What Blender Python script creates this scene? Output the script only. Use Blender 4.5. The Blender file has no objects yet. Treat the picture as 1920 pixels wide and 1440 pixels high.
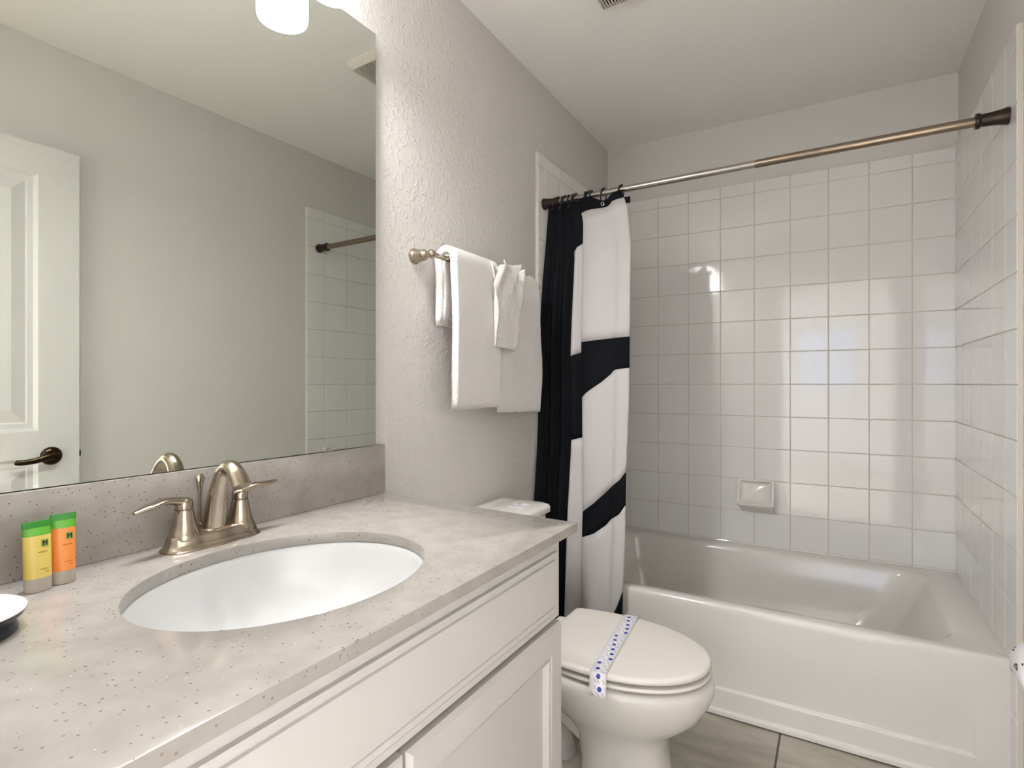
import bpy, bmesh, math, random
from mathutils import Vector, Matrix, noise
random.seed(7)
PI = math.pi
sc = bpy.context.scene
C = sc.collection
V = Vector

# ------------------------------------------------------------------ camera, world, exposure
YAW = 0.5318
cam_d = bpy.data.cameras.new('camera')
cam_d.sensor_width = 36.0
cam_d.lens = 1031.8 / 1920 * 36.0
cam_d.clip_start = 0.02
cam = bpy.data.objects.new('camera', cam_d)
C.objects.link(cam)
cam.location = (1.0877, 0.0, 1.1665)
cam.rotation_euler = (PI / 2, 0, YAW)
sc.camera = cam

world = bpy.data.worlds.new('daylight')
sc.world = world
world.use_nodes = True
bg = world.node_tree.nodes['Background']
bg.inputs[0].default_value = (0.62, 0.74, 1.0, 1)
bg.inputs[1].default_value = 4.0

sc.view_settings.view_transform = 'Standard'
sc.view_settings.look = 'None'
sc.view_settings.exposure = 0.74
sc.view_settings.gamma = 1.0
sc.view_settings.use_curve_mapping = False

LAMP_STRENGTH = 8.0        # glowing glass of the vanity lamp shades
BULB_STRENGTH = 130.0       # bulbs seen through their open bottoms
HALL_FILL_STRENGTH = 410.0       # unseen fill lamp added in the hall to brighten the bathroom

# ------------------------------------------------------------------ room numbers
W, D, H = 1.524, 2.88, 2.455
YF = 0.105                  # inner face of the front wall
ZC = 0.868                  # countertop
YT = 1.51                   # toilet axis

# ------------------------------------------------------------------ helpers
def s2l(c):
    return tuple(((v / 255) / 12.92 if v / 255 <= 0.04045 else ((v / 255 + 0.055) / 1.055) ** 2.4) for v in c)

def mat(name, col, rough=0.5, metal=0.0, bump=None, coat=0.0, spec=0.5, emis=None, trans=0.0, lin=False, sss=0.0):
    """bump = (scale, strength, distance, detail)"""
    m = bpy.data.materials.new(name)
    m.use_nodes = True
    n, l = m.node_tree.nodes, m.node_tree.links
    b = n['Principled BSDF']
    c = col if lin else s2l(col)
    b.inputs['Base Color'].default_value = (*c, 1)
    b.inputs['Roughness'].default_value = rough
    b.inputs['Metallic'].default_value = metal
    b.inputs['Specular IOR Level'].default_value = spec
    b.inputs['Coat Weight'].default_value = coat
    b.inputs['Coat Roughness'].default_value = 0.04
    b.inputs['Transmission Weight'].default_value = trans
    if sss:
        b.inputs['Subsurface Weight'].default_value = sss
        b.inputs['Subsurface Radius'].default_value = (0.01, 0.008, 0.006)
    if emis:
        b.inputs['Emission Color'].default_value = (*emis[0], 1)
        b.inputs['Emission Strength'].default_value = emis[1]
    if bump:
        tc = n.new('ShaderNodeTexCoord')
        nz = n.new('ShaderNodeTexNoise')
        nz.inputs['Scale'].default_value = bump[0]
        nz.inputs['Detail'].default_value = bump[3] if len(bump) > 3 else 2.0
        bp = n.new('ShaderNodeBump')
        bp.inputs['Strength'].default_value = bump[1]
        bp.inputs['Distance'].default_value = bump[2]
        l.new(tc.outputs['Object'], nz.inputs['Vector'])
        l.new(nz.outputs['Fac'], bp.inputs['Height'])
        l.new(bp.outputs['Normal'], b.inputs['Normal'])
    return m

def mesh_from(name, verts, faces, mats, smooth=True, mi=None, origin=(0, 0, 0), sharp=None):
    me = bpy.data.meshes.new(name)
    o = V(origin)
    me.from_pydata([tuple(V(v) - o) for v in verts], [], faces)
    if not isinstance(mats, (list, tuple)):
        mats = [mats]
    for m in mats:
        me.materials.append(m)
    if mi:
        for p, k in zip(me.polygons, mi):
            p.material_index = k
    bm = bmesh.new()
    bm.from_mesh(me)
    bmesh.ops.recalc_face_normals(bm, faces=bm.faces)
    bm.to_mesh(me)
    bm.free()
    if smooth:
        for p in me.polygons:
            p.use_smooth = True
        if sharp:
            me.set_sharp_from_angle(angle=math.radians(sharp))
    me.update()
    return me

class G:
    """a pile of geometry in world coordinates"""
    def __init__(s):
        s.v, s.f, s.mi = [], [], []
    def add(s, v, f, k=0):
        n = len(s.v)
        s.v += [tuple(x) for x in v]
        s.f += [tuple(i + n for i in q) for q in f]
        s.mi += [k] * len(f)
        return s
    def loft(s, rings, cap0=True, cap1=True, closed=True, k=0):
        n = len(rings[0])
        v = [p for r in rings for p in r]
        f = []
        for i in range(len(rings) - 1):
            for j in range(n if closed else n - 1):
                a, b = i * n + j, i * n + (j + 1) % n
                f.append((a, b, b + n, a + n))
        if cap0:
            f.append(tuple(range(n))[::-1])
        if cap1:
            f.append(tuple(range((len(rings) - 1) * n, len(rings) * n)))
        return s.add(v, f, k)
    def box(s, a, b, bev=0.0, seg=2, k=0):
        bm = bmesh.new()
        bmesh.ops.create_cube(bm, size=1.0)
        for q in bm.verts:
            q.co = V([(a[i] + b[i]) / 2 + q.co[i] * (b[i] - a[i]) for i in range(3)])
        if bev:
            bmesh.ops.bevel(bm, geom=list(bm.edges), offset=bev, segments=seg, affect='EDGES', profile=0.5)
        bm.verts.index_update()
        s.add([q.co[:] for q in bm.verts], [[q.index for q in f.verts] for f in bm.faces], k)
        bm.free()
        return s
    def tube(s, path, r, n=16, cap=True, flat=None, k=0, up=None):
        """sweep along path; r number or list; flat = (sx, sy) lists/consts scaling the two section axes"""
        path = [V(p) for p in path]
        m = len(path)
        rr = r if isinstance(r, (list, tuple)) else [r] * m
        rings = []
        prev = None
        for i, p in enumerate(path):
            t = (path[min(i + 1, m - 1)] - path[max(i - 1, 0)]).normalized()
            if prev is None:
                ref = V(up) if up else (V((0, 0, 1)) if abs(t.z) < 0.9 else V((1, 0, 0)))
                a = (ref - t * ref.dot(t)).normalized()
            else:
                a = (prev - t * prev.dot(t)).normalized()
            prev = a
            b = t.cross(a)
            fx, fy = (1, 1) if flat is None else (flat[0][i] if isinstance(flat[0], (list, tuple)) else flat[0],
                                                  flat[1][i] if isinstance(flat[1], (list, tuple)) else flat[1])
            rings.append([p + a * (math.cos(q * 2 * PI / n) * rr[i] * fx) + b * (math.sin(q * 2 * PI / n) * rr[i] * fy) for q in range(n)])
        return s.loft(rings, cap, cap, k=k)
    def lathe(s, prof, base, axis='z', n=32, cap=True, k=0):
        """prof: list of (radius, height along axis)"""
        B = V(base)
        rings = []
        for r, h in prof:
            ring = []
            for q in range(n):
                a = q * 2 * PI / n
                c, d = r * math.cos(a), r * math.sin(a)
                ring.append(B + V({'z': (c, d, h), 'x': (h, c, d), 'y': (c, h, d)}[axis]))
            rings.append(ring)
        return s.loft(rings, cap, cap, k=k)
    def panel(s, axis, sgn, base, u0, u1, w0, w1, rings, k=0, cap=True):
        """nested rectangles: rings of (inset, height). axis 'x': u=y,w=z; axis 'y': u=x,w=z. sgn = facing direction"""
        R = []
        for ins, h in rings:
            P = [(u0 + ins, w0 + ins), (u1 - ins, w0 + ins), (u1 - ins, w1 - ins), (u0 + ins, w1 - ins)]
            d = base + sgn * h
            R.append([(d, p, q) if axis == 'x' else (p, d, q) for p, q in P])
        return s.loft(R, False, cap, k=k)

def obj(name, g, mats, parent=None, origin=None, smooth=True, sharp=40, mod=None):
    org = V(origin) if origin else (V(parent['_org']) if parent is not None else V((0, 0, 0)))
    me = mesh_from(name, g.v, g.f, mats, smooth, g.mi, org, sharp)
    o = bpy.data.objects.new(name, me)
    C.objects.link(o)
    if parent is not None:
        o.parent = parent
    else:
        o.location = org
    o['_org'] = tuple(org)
    return o

def thing(name, label, cat, loc, group=None):
    o = bpy.data.objects.new(name, None)
    C.objects.link(o)
    o.location = loc
    o.empty_display_size = 0.05
    o['_org'] = tuple(loc)
    o['label'] = label
    o['category'] = cat
    if group:
        o['group'] = group
    return o

def tag(o, label, cat, group=None):
    o['label'] = label
    o['category'] = cat
    if group:
        o['group'] = group
    return o

def struct(o, label=None):
    o['kind'] = 'structure'
    if label:
        o['label'] = label
        o['category'] = label.split()[-1] if False else o.name.split('_')[0]
    return o

def smoothstep(a, b, x):
    t = max(0.0, min(1.0, (x - a) / (b - a)))
    return t * t * (3 - 2 * t)

def lerp(a, b, t):
    return a + (b - a) * t

def pw(pts, x):
    """piecewise-linear function through pts"""
    if x <= pts[0][0]:
        return pts[0][1]
    for (a, b), (c, d) in zip(pts, pts[1:]):
        if x <= c:
            return b + (d - b) * (x - a) / (c - a)
    return pts[-1][1]

def catmull(pts, m):
    """resample a list of vectors with m samples per span"""
    P = [V(p) for p in pts]
    out = []
    for i in range(len(P) - 1):
        p0, p1, p2, p3 = P[max(i - 1, 0)], P[i], P[i + 1], P[min(i + 2, len(P) - 1)]
        for j in range(m):
            t = j / m
            out.append(0.5 * ((2 * p1) + (p2 - p0) * t + (2 * p0 - 5 * p1 + 4 * p2 - p3) * t * t + (3 * p1 - p0 - 3 * p2 + p3) * t ** 3))
    out.append(P[-1])
    return out

# ------------------------------------------------------------------ materials
M = {}
M['wall'] = mat('painted orange peel wall', (212, 208, 204), 0.6, bump=(85, 0.5, 0.006, 3))
M['wall_light'] = mat('painted smooth wall', (212, 208, 204), 0.7, bump=(85, 0.12, 0.004, 2))
M['wall_smooth'] = mat('hall paint', (230, 229, 228), 0.8)
M['ceiling'] = mat('ceiling paint', (240, 237, 233), 0.9, bump=(70, 0.06, 0.004, 2))
M['tile'] = mat('white glazed tile', (228, 226, 224), 0.07, coat=0.3)
M['grout'] = mat('pale grout', (207, 200, 191), 0.8)
M['tub'] = mat('white tub enamel', (220, 216, 212), 0.12)
M['porcelain'] = mat('white porcelain', (221, 217, 212), 0.1)
M['seat'] = mat('white toilet seat plastic', (224, 219, 213), 0.22)
M['sink'] = mat('white sink porcelain', (195, 196, 196), 0.1)
M['cabinet'] = mat('painted cabinet', (192, 188, 186), 0.35)
M['dark'] = mat('painted gap shade', (18, 16, 15), 0.9)  # near-black paint for the shade between the fan louvres
M['nickel'] = mat('brushed nickel', (172, 160, 144), 0.19, 1.0)
M['steel'] = mat('shiny steel rod', (178, 174, 168), 0.2, 1.0)
M['bronze_rod'] = mat('bronze toned rod', (142, 128, 112), 0.28, 1.0)
M['bronze'] = mat('dark bronze', (62, 54, 48), 0.3, 0.9)
M['black_plastic'] = mat('black plastic', (20, 19, 20), 0.4)
M['lever'] = mat('oil rubbed bronze', (70, 58, 46), 0.18, 1.0)
M['door'] = mat('white door paint', (212, 210, 207), 0.4)
M['trim'] = mat('white trim paint', (228, 225, 219), 0.4)
M['white_plastic'] = mat('white plastic grille', (214, 208, 198), 0.5)
M['mirror'] = mat('mirror silver', (216, 219, 212), 0.0, 1.0)
M['mirror_edge'] = mat('mirror edge', (150, 150, 138), 0.25, 0.3)
M['clip'] = mat('grey clip', (150, 144, 138), 0.3, 0.6)
M['towel'] = mat('white terry cloth', (240, 236, 233), 0.95, bump=(300, 1.0, 0.005, 3))
M['cloth_white'] = mat('white curtain fabric', (190, 186, 186), 0.75)
M['cloth_black'] = mat('black navy curtain fabric', (9, 11, 17), 0.8, spec=0.15)
M['dish_white'] = mat('white glaze', (228, 220, 218), 0.2)
M['dish_navy'] = mat('navy glaze', (26, 31, 42), 0.3)
M['green'] = mat('green tube end', (88, 160, 44), 0.35)
M['green_dark'] = mat('dark green crimp', (34, 122, 24), 0.4)
M['yellow_gel'] = mat('yellow gel tube', (214, 190, 98), 0.28, sss=0.0)
M['orange_gel'] = mat('orange gel tube', (232, 140, 62), 0.28, sss=0.0)
M['clear_plastic'] = mat('frosted clear plastic', (214, 204, 190), 0.2, trans=0.35)
M['logo_green'] = mat('label green', (124, 152, 62), 0.5)
M['ink'] = mat('black ink', (28, 26, 24), 0.6)
M['ink_brown'] = mat('brown ink', (128, 92, 44), 0.6)
M['ink_red'] = mat('red brown ink', (176, 74, 34), 0.6)
M['ink_blue'] = mat('blue ink', (46, 62, 160), 0.6)
M['ink_grey'] = mat('grey ink', (140, 138, 152), 0.6)
M['paper'] = mat('white paper', (228, 226, 230), 0.8)
M['shade'] = mat('lit frosted glass shade', (255, 250, 244), 0.3, emis=((1.0, 0.99, 0.98), LAMP_STRENGTH))
M['bulb'] = mat('lit bulb', (255, 250, 244), 0.3, emis=((1.0, 0.99, 0.98), BULB_STRENGTH))
M['hall_fill_glow'] = mat('added hall fill glow', (255, 250, 244), 0.4, emis=((0.95, 0.97, 1.0), HALL_FILL_STRENGTH))  # glow of the added hall fill lamp
M['hall_floor'] = mat('hall floor tile', (176, 168, 154), 0.4)

def quartz():
    m = mat('grey quartz', (150, 142, 134), 0.16)
    n, l = m.node_tree.nodes, m.node_tree.links
    b = n['Principled BSDF']
    tc = n.new('ShaderNodeTexCoord')
    base = n.new('ShaderNodeTexNoise'); base.inputs['Scale'].default_value = 22; base.inputs['Detail'].default_value = 5
    r0 = n.new('ShaderNodeValToRGB')
    r0.color_ramp.elements[0].position = 0.3; r0.color_ramp.elements[0].color = (*s2l((146, 140, 135)), 1)
    r0.color_ramp.elements[1].position = 0.7; r0.color_ramp.elements[1].color = (*s2l((158, 153, 148)), 1)
    l.new(tc.outputs['Object'], base.inputs['Vector']); l.new(base.outputs['Fac'], r0.inputs[0])
    col = r0.outputs[0]
    for sc_, thr, c, wob in ((150, 0.11, (86, 76, 68), 0.62), (95, 0.09, (96, 86, 76), 0.66), (130, 0.13, (128, 112, 96), 0.6), (210, 0.12, (196, 190, 184), 0.6)):
        vo = n.new('ShaderNodeTexVoronoi'); vo.inputs['Scale'].default_value = sc_
        l.new(tc.outputs['Object'], vo.inputs['Vector'])
        lt = n.new('ShaderNodeMath'); lt.operation = 'LESS_THAN'; lt.inputs[1].default_value = thr * 1.7
        l.new(vo.outputs['Distance'], lt.inputs[0])
        sep = n.new('ShaderNodeSeparateColor'); l.new(vo.outputs['Color'], sep.inputs[0])
        gt = n.new('ShaderNodeMath'); gt.operation = 'GREATER_THAN'; gt.inputs[1].default_value = 0.84 if c[0] < 150 else 0.985
        l.new(sep.outputs[0], gt.inputs[0])
        mu = n.new('ShaderNodeMath'); mu.operation = 'MULTIPLY'
        l.new(lt.outputs[0], mu.inputs[0]); l.new(gt.outputs[0], mu.inputs[1])
        mu2 = n.new('ShaderNodeMath'); mu2.operation = 'MULTIPLY'; mu2.inputs[1].default_value = 0.85
        l.new(mu.outputs[0], mu2.inputs[0])
        mx = n.new('ShaderNodeMix'); mx.data_type = 'RGBA'
        l.new(mu2.outputs[0], mx.inputs[0]); l.new(col, mx.inputs[6]); mx.inputs[7].default_value = (*s2l(c), 1)
        col = mx.outputs[2]
    l.new(col, b.inputs['Base Color'])
    return m
M['quartz'] = quartz()
def splatter(m):
    n, l = m.node_tree.nodes, m.node_tree.links
    bp = [q for q in n if q.type == 'BUMP'][0]
    tc = [q for q in n if q.type == 'TEX_COORD'][0]
    a = n.new('ShaderNodeTexNoise'); a.inputs['Scale'].default_value = 62; a.inputs['Detail'].default_value = 2.5; a.inputs['Distortion'].default_value = 0.6
    r = n.new('ShaderNodeValToRGB'); r.color_ramp.elements[0].position = 0.52; r.color_ramp.elements[1].position = 0.66
    b = n.new('ShaderNodeTexNoise'); b.inputs['Scale'].default_value = 150; b.inputs['Detail'].default_value = 2
    mu = n.new('ShaderNodeMath'); mu.operation = 'MULTIPLY_ADD'; mu.inputs[1].default_value = 0.22
    l.new(tc.outputs['Object'], a.inputs['Vector']); l.new(tc.outputs['Object'], b.inputs['Vector'])
    l.new(a.outputs['Fac'], r.inputs[0]); l.new(b.outputs['Fac'], mu.inputs[0]); l.new(r.outputs[0], mu.inputs[2])
    for k in list(bp.inputs['Height'].links): l.remove(k)
    l.new(mu.outputs[0], bp.inputs['Height'])
    bp.inputs['Strength'].default_value = 0.5; bp.inputs['Distance'].default_value = 0.0022
splatter(M['wall'])

def floor_mat():
    m = mat('stone floor tile', (150, 145, 132), 0.35)
    n, l = m.node_tree.nodes, m.node_tree.links
    b = n['Principled BSDF']
    tc = n.new('ShaderNodeTexCoord')
    br = n.new('ShaderNodeTexBrick')
    br.offset = 0.0
    br.inputs['Scale'].default_value = 1.0
    br.inputs['Brick Width'].default_value = 0.457
    br.inputs['Row Height'].default_value = 0.457
    br.inputs['Mortar Size'].default_value = 0.0035
    br.inputs['Mortar Smooth'].default_value = 0.1
    mp = n.new('ShaderNodeMapping'); mp.inputs['Location'].default_value = (-0.928 + 0.457 * 3, -1.60 + 0.457 * 4, 0)
    l.new(tc.outputs['Object'], mp.inputs['Vector']); l.new(mp.outputs[0], br.inputs['Vector'])
    nz = n.new('ShaderNodeTexNoise'); nz.inputs['Scale'].default_value = 7; nz.inputs['Detail'].default_value = 6; nz.inputs['Distortion'].default_value = 0.5
    mp2 = n.new('ShaderNodeMapping'); mp2.inputs['Scale'].default_value = (1, 2.6, 1); mp2.inputs['Rotation'].default_value = (0, 0, 0.5)
    l.new(tc.outputs['Object'], mp2.inputs['Vector']); l.new(mp2.outputs[0], nz.inputs['Vector'])
    rp = n.new('ShaderNodeValToRGB')
    rp.color_ramp.elements[0].position = 0.32; rp.color_ramp.elements[0].color = (*s2l((158, 153, 139)), 1)
    rp.color_ramp.elements[1].position = 0.72; rp.color_ramp.elements[1].color = (*s2l((186, 181, 168)), 1)
    l.new(nz.outputs['Fac'], rp.inputs[0])
    mx = n.new('ShaderNodeMix'); mx.data_type = 'RGBA'
    l.new(br.outputs['Fac'], mx.inputs[0]); l.new(rp.outputs[0], mx.inputs[6]); mx.inputs[7].default_value = (*s2l((84, 74, 62)), 1)
    l.new(mx.outputs[2], b.inputs['Base Color'])
    bp = n.new('ShaderNodeBump'); bp.inputs['Strength'].default_value = 0.5; bp.inputs['Distance'].default_value = 0.002; bp.invert = True
    l.new(br.outputs['Fac'], bp.inputs['Height']); l.new(bp.outputs[0], b.inputs['Normal'])
    return m
M['floor'] = floor_mat()

def pane_mat():
    m = bpy.data.materials.new('window glass'); m.use_nodes = True
    n, l = m.node_tree.nodes, m.node_tree.links
    n.clear()
    out = n.new('ShaderNodeOutputMaterial'); mix = n.new('ShaderNodeMixShader'); mix.inputs[0].default_value = 0.08
    t = n.new('ShaderNodeBsdfTransparent'); g = n.new('ShaderNodeBsdfGlossy'); g.inputs['Roughness'].default_value = 0.0
    l.new(t.outputs[0], mix.inputs[1]); l.new(g.outputs[0], mix.inputs[2]); l.new(mix.outputs[0], out.inputs[0])
    return m
M['pane'] = pane_mat()

# ------------------------------------------------------------------ room shell
def slab(name, a, b, m, label=None):
    return struct(obj(name, G().box(a, b), m, smooth=False), label)

WT = 0.1
slab('floor', (-WT, YF - 0.135, -0.1), (W + WT, D + WT, 0.0), M['floor'], 'beige stone tile floor with dark joints')
slab('ceiling', (-WT, YF - 0.135, H), (W + WT, D + WT, H + 0.1), M['ceiling'], 'flat pale ceiling of the bathroom')
slab('wall_left', (-WT, YF, 0), (0, D + WT, H), M['wall'], 'textured greige wall behind the vanity and toilet')
slab('wall_right', (W, YF, 0), (W + WT, D + WT, H), M['wall_light'], 'greige wall on the right seen in the mirror')
slab('wall_back', (0, D + 0.012, 0), (W, D + WT, H), M['wall_light'], 'greige wall above the tub tile')
DX0, DX1, DZ = 0.655, 1.468, 2.06      # doorway
g = G().box((-WT, YF - 0.135, 0), (DX0, YF, H)).box((DX1, YF - 0.135, 0), (W + WT, YF, H)).box((DX0, YF - 0.135, DZ), (DX1, YF, H))
struct(obj('wall_front', g, M['wall'], smooth=False), 'greige wall with the doorway behind the camera')

def tile_field(name, u0, u1, us, w0, w1, ws, place, edge_cap, label):
    """glazed tiles with rounded rims over a grout bed. us/ws = joint positions"""
    G_ = G()
    th = 0.006
    us = [u0] + [u for u in sorted(us) if u0 + 0.02 < u < u1 - 0.01] + [u1]
    ws = [w0] + [w for w in sorted(ws) if w0 + 0.02 < w < w1 - 0.01] + [w1]
    rg = random.Random(len(name))
    for i in range(len(us) - 1):
        for j in range(len(ws) - 1):
            a, b, c, d = us[i], us[i + 1], ws[j], ws[j + 1]
            tx, ty = rg.uniform(-.0014, .0014), rg.uniform(-.0014, .0014)
            cu, cw = (a + b) / 2, (c + d) / 2
            rings = []
            for ins, h in ((0.0011, 0.0), (0.0013, th * 0.6), (0.0019, th * 0.88), (0.0034, th)):
                rings.append([place(p, q, h + (p - cu) * tx * (h > 0) + (q - cw) * ty * (h > 0))
                              for p, q in ((a + ins, c + ins), (b - ins, c + ins), (b - ins, d - ins), (a + ins, d - ins))])
            G_.loft(rings, False, True, k=0)
    # grout bed with closed sides
    bed = [[place(p, q, h) for p, q in ((u0, w0), (u1, w0), (u1, w1), (u0, w1))] for h in (-0.006, th * 0.68)]
    G_.loft(bed, True, True, k=1)
    o = struct(obj(name, G_, [M['tile'], M['grout']], smooth=True, sharp=12), label)
    return o

zj = [2.087 - 0.1537 * k for k in range(0, 13)]
xj = [W - 0.155 * k for k in range(1, 11)]
Y0L, Y0R, ZT = 2.045, 1.985, 2.146
tile_field('wall_tile_back', 0.0, W, xj, 0.37, ZT, zj, lambda u, w, h: (u, D + 0.006 - h, w), None, 'white square tiles on the wall behind the tub')
yj = [D - 0.155 * k for k in range(1, 7)]
tile_field('wall_tile_left', Y0L, D, yj, 0.0, ZT, zj, lambda u, w, h: (0.006 + h, u, w), None, 'white tile end panel behind the shower curtain')
tile_field('wall_tile_right', Y0R, D, yj, 0.0, ZT, zj, lambda u, w, h: (W - 0.006 - h, u, w), None, 'white tile end panel on the right side wall')

# baseboards
struct(obj('baseboard_right', G().box((W - 0.014, YF, 0), (W, Y0R, 0.09), 0.003), M['trim']), 'white baseboard along the right wall')
struct(obj('baseboard_left', G().box((0, 1.14, 0), (0.014, Y0L, 0.09), 0.003), M['trim']), 'white baseboard behind the toilet')

# door casing and the open door leaf against the right wall (seen in the mirror)
g = G()
g.box((DX0 - 0.055, YF, 0), (DX0, YF + 0.012, DZ + 0.055), 0.003).box((DX0, YF, DZ), (DX1, YF + 0.012, DZ + 0.055), 0.003)
struct(obj('trim_1', g, M['trim']), 'white door casing around the doorway')
door = bpy.data.objects.new('door_1', None); C.objects.link(door)
DXF = 1.466                     # face of the leaf towards the room
door.location = (DXF + 0.017, 0.13, 0); door['_org'] = tuple(door.location)
struct(door, 'white panelled door folded back against the right wall')
DY0, DY1, DT = 0.132, 0.925, 2.045
g = G()
pans = [(DY0 + 0.125, DY1 - 0.125, 0.20, 0.895), (DY0 + 0.125, DY1 - 0.125, 0.995, 1.935)]
DB = DXF + 0.035
fx = DXF
# stiles and rails
g.box((fx, DY0, 0.012), (DB, pans[0][0], DT)).box((fx, pans[0][1], 0.012), (DB, DY1, DT))
for z0, z1 in ((0.012, 0.20), (0.895, 0.995), (1.935, DT)):
    g.box((fx, pans[0][0], z0), (DB, pans[0][1], z1))
obj('door_frame', g, M['door'], door, smooth=False)
g = G()
for a, b, c, d in pans:
    g.panel('x', -1, fx, a, b, c, d, [(0, 0), (0.012, -0.011), (0.028, -0.011), (0.034, -0.013), (0.075, -0.003)])
    g.panel('x', 1, DB, a, b, c, d, [(0, 0), (0.012, -0.011), (0.028, -0.011), (0.034, -0.013), (0.075, -0.003)])
obj('door_panel', g, M['door'], door, smooth=False)
HY, HZ = 0.838, 0.900
g = G().lathe([(0.0, -0.012), (0.018, -0.0125), (0.030, -0.0085), (0.0335, -0.003), (0.0335, 0.0)], (fx, HY, HZ), 'x', cap=False)
g.tube([(fx - 0.008, HY, HZ), (fx - 0.03, HY, HZ), (fx - 0.048, HY, HZ)], [0.012, 0.0095, 0.0125], 20)
hd = obj('door_handle', g, M['lever'], door)
pth = catmull([(fx - 0.044, HY + 0.009, HZ + 0.001), (fx - 0.046, HY - 0.022, HZ + 0.001), (fx - 0.044, HY - 0.06, HZ - 0.009), (fx - 0.042, HY - 0.10, HZ - 0.012), (fx - 0.04, HY - 0.114, HZ - 0.008)], 5)
nn = len(pth)
g = G().tube(pth, [lerp(0.012, 0.0085, i / (nn - 1)) for i in range(nn - 1)] + [0.005], 14, flat=(1.0, 0.6), up=(0, 0, 1))
lv = obj('lever', g, M['lever'], hd)
g = G().box((fx + 0.01, DY1 - 0.002, HZ - 0.012), (fx + 0.024, DY1 + 0.009, HZ + 0.012), 0.002)
obj('latch', g, M['lever'], door)
for hz in (0.25, 1.05, 1.85):
    obj('hinge', G().lathe([(0.006, -0.045), (0.006, 0.045)], (DB - 0.004, DY0 - 0.007, hz), 'z', 12), M['lever'], door)

# the hall behind the doorway
HX0, HX1, HY0 = -0.9, 2.7, -3.3
HB = YF - 0.135
slab('floor_hall', (HX0, HY0, -0.1), (HX1, HB, 0.0), M['hall_floor'], 'tile floor of the hall outside')
slab('ceiling_hall', (HX0, HY0, H), (HX1, HB, H + 0.1), M['ceiling'], 'ceiling of the hall outside')
slab('wall_hall_left', (HX0 - WT, HY0 - WT, 0), (HX0, HB, H), M['wall_smooth'], 'left wall of the hall outside')
slab('wall_hall_right', (HX1, HY0 - WT, 0), (HX1 + WT, HB, H), M['wall_smooth'], 'right wall of the hall outside')
WX0, WX1, WZ0, WZ1 = 0.58, 1.36, 1.05, 1.98
g = G().box((HX0, HY0 - WT, 0), (WX0, HY0, H)).box((WX1, HY0 - WT, 0), (HX1, HY0, H)).box((WX0, HY0 - WT, 0), (WX1, HY0, WZ0)).box((WX0, HY0 - WT, WZ1), (WX1, HY0, H))
struct(obj('wall_hall_far', g, M['wall_smooth'], smooth=False), 'far wall of the hall with its window')
g = G()
g.box((HX0, HB - 0.002, 0), (-WT, HB + 0.05, H)).box((W + WT, HB - 0.002, 0), (HX1, HB + 0.05, H))
struct(obj('wall_hall_near', g, M['wall_smooth'], smooth=False), 'hall wall on either side of the bathroom')
win = bpy.data.objects.new('window_1', None); C.objects.link(win)
win.location = (0.97, HY0 - 0.05, WZ0); win['_org'] = tuple(win.location); struct(win, 'white framed window at the far end of the hall')
g = G()
for a, b in (((WX0, WZ0), (WX0 + 0.05, WZ1)), ((WX1 - 0.05, WZ0), (WX1, WZ1)), ((WX0, WZ0), (WX1, WZ0 + 0.05)), ((WX0, WZ1 - 0.05), (WX1, WZ1)), ((WX0, 1.49), (WX1, 1.54)), ((0.955, WZ0), (0.985, WZ1))):
    g.box((a[0], HY0 - 0.07, a[1]), (b[0], HY0 - 0.03, b[1]))
obj('window_frame', g, M['trim'], win, smooth=False)
obj('window_pane', G().box((WX0, HY0 - 0.053, WZ0), (WX1, HY0 - 0.049, WZ1)), M['pane'], win, smooth=False)

HLP = (-0.45, -0.55, H)
hl = thing('hall_ceiling_light', 'unseen fill lamp added on the hall ceiling outside the doorway', 'fill light', HLP)  # out of view, added so the doorway sends in soft fill
obj('fill_lamp_base', G().lathe([(0.27, 0), (0.27, -0.03), (0.26, -0.035)], HLP, 'z', 40), M['trim'], hl)
obj('lamp_shade', G().lathe([(0.258, -0.034), (0.25, -0.07), (0.2, -0.11), (0.1, -0.13), (0.005, -0.135)], HLP, 'z', 40), M['hall_fill_glow'], hl)

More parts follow.
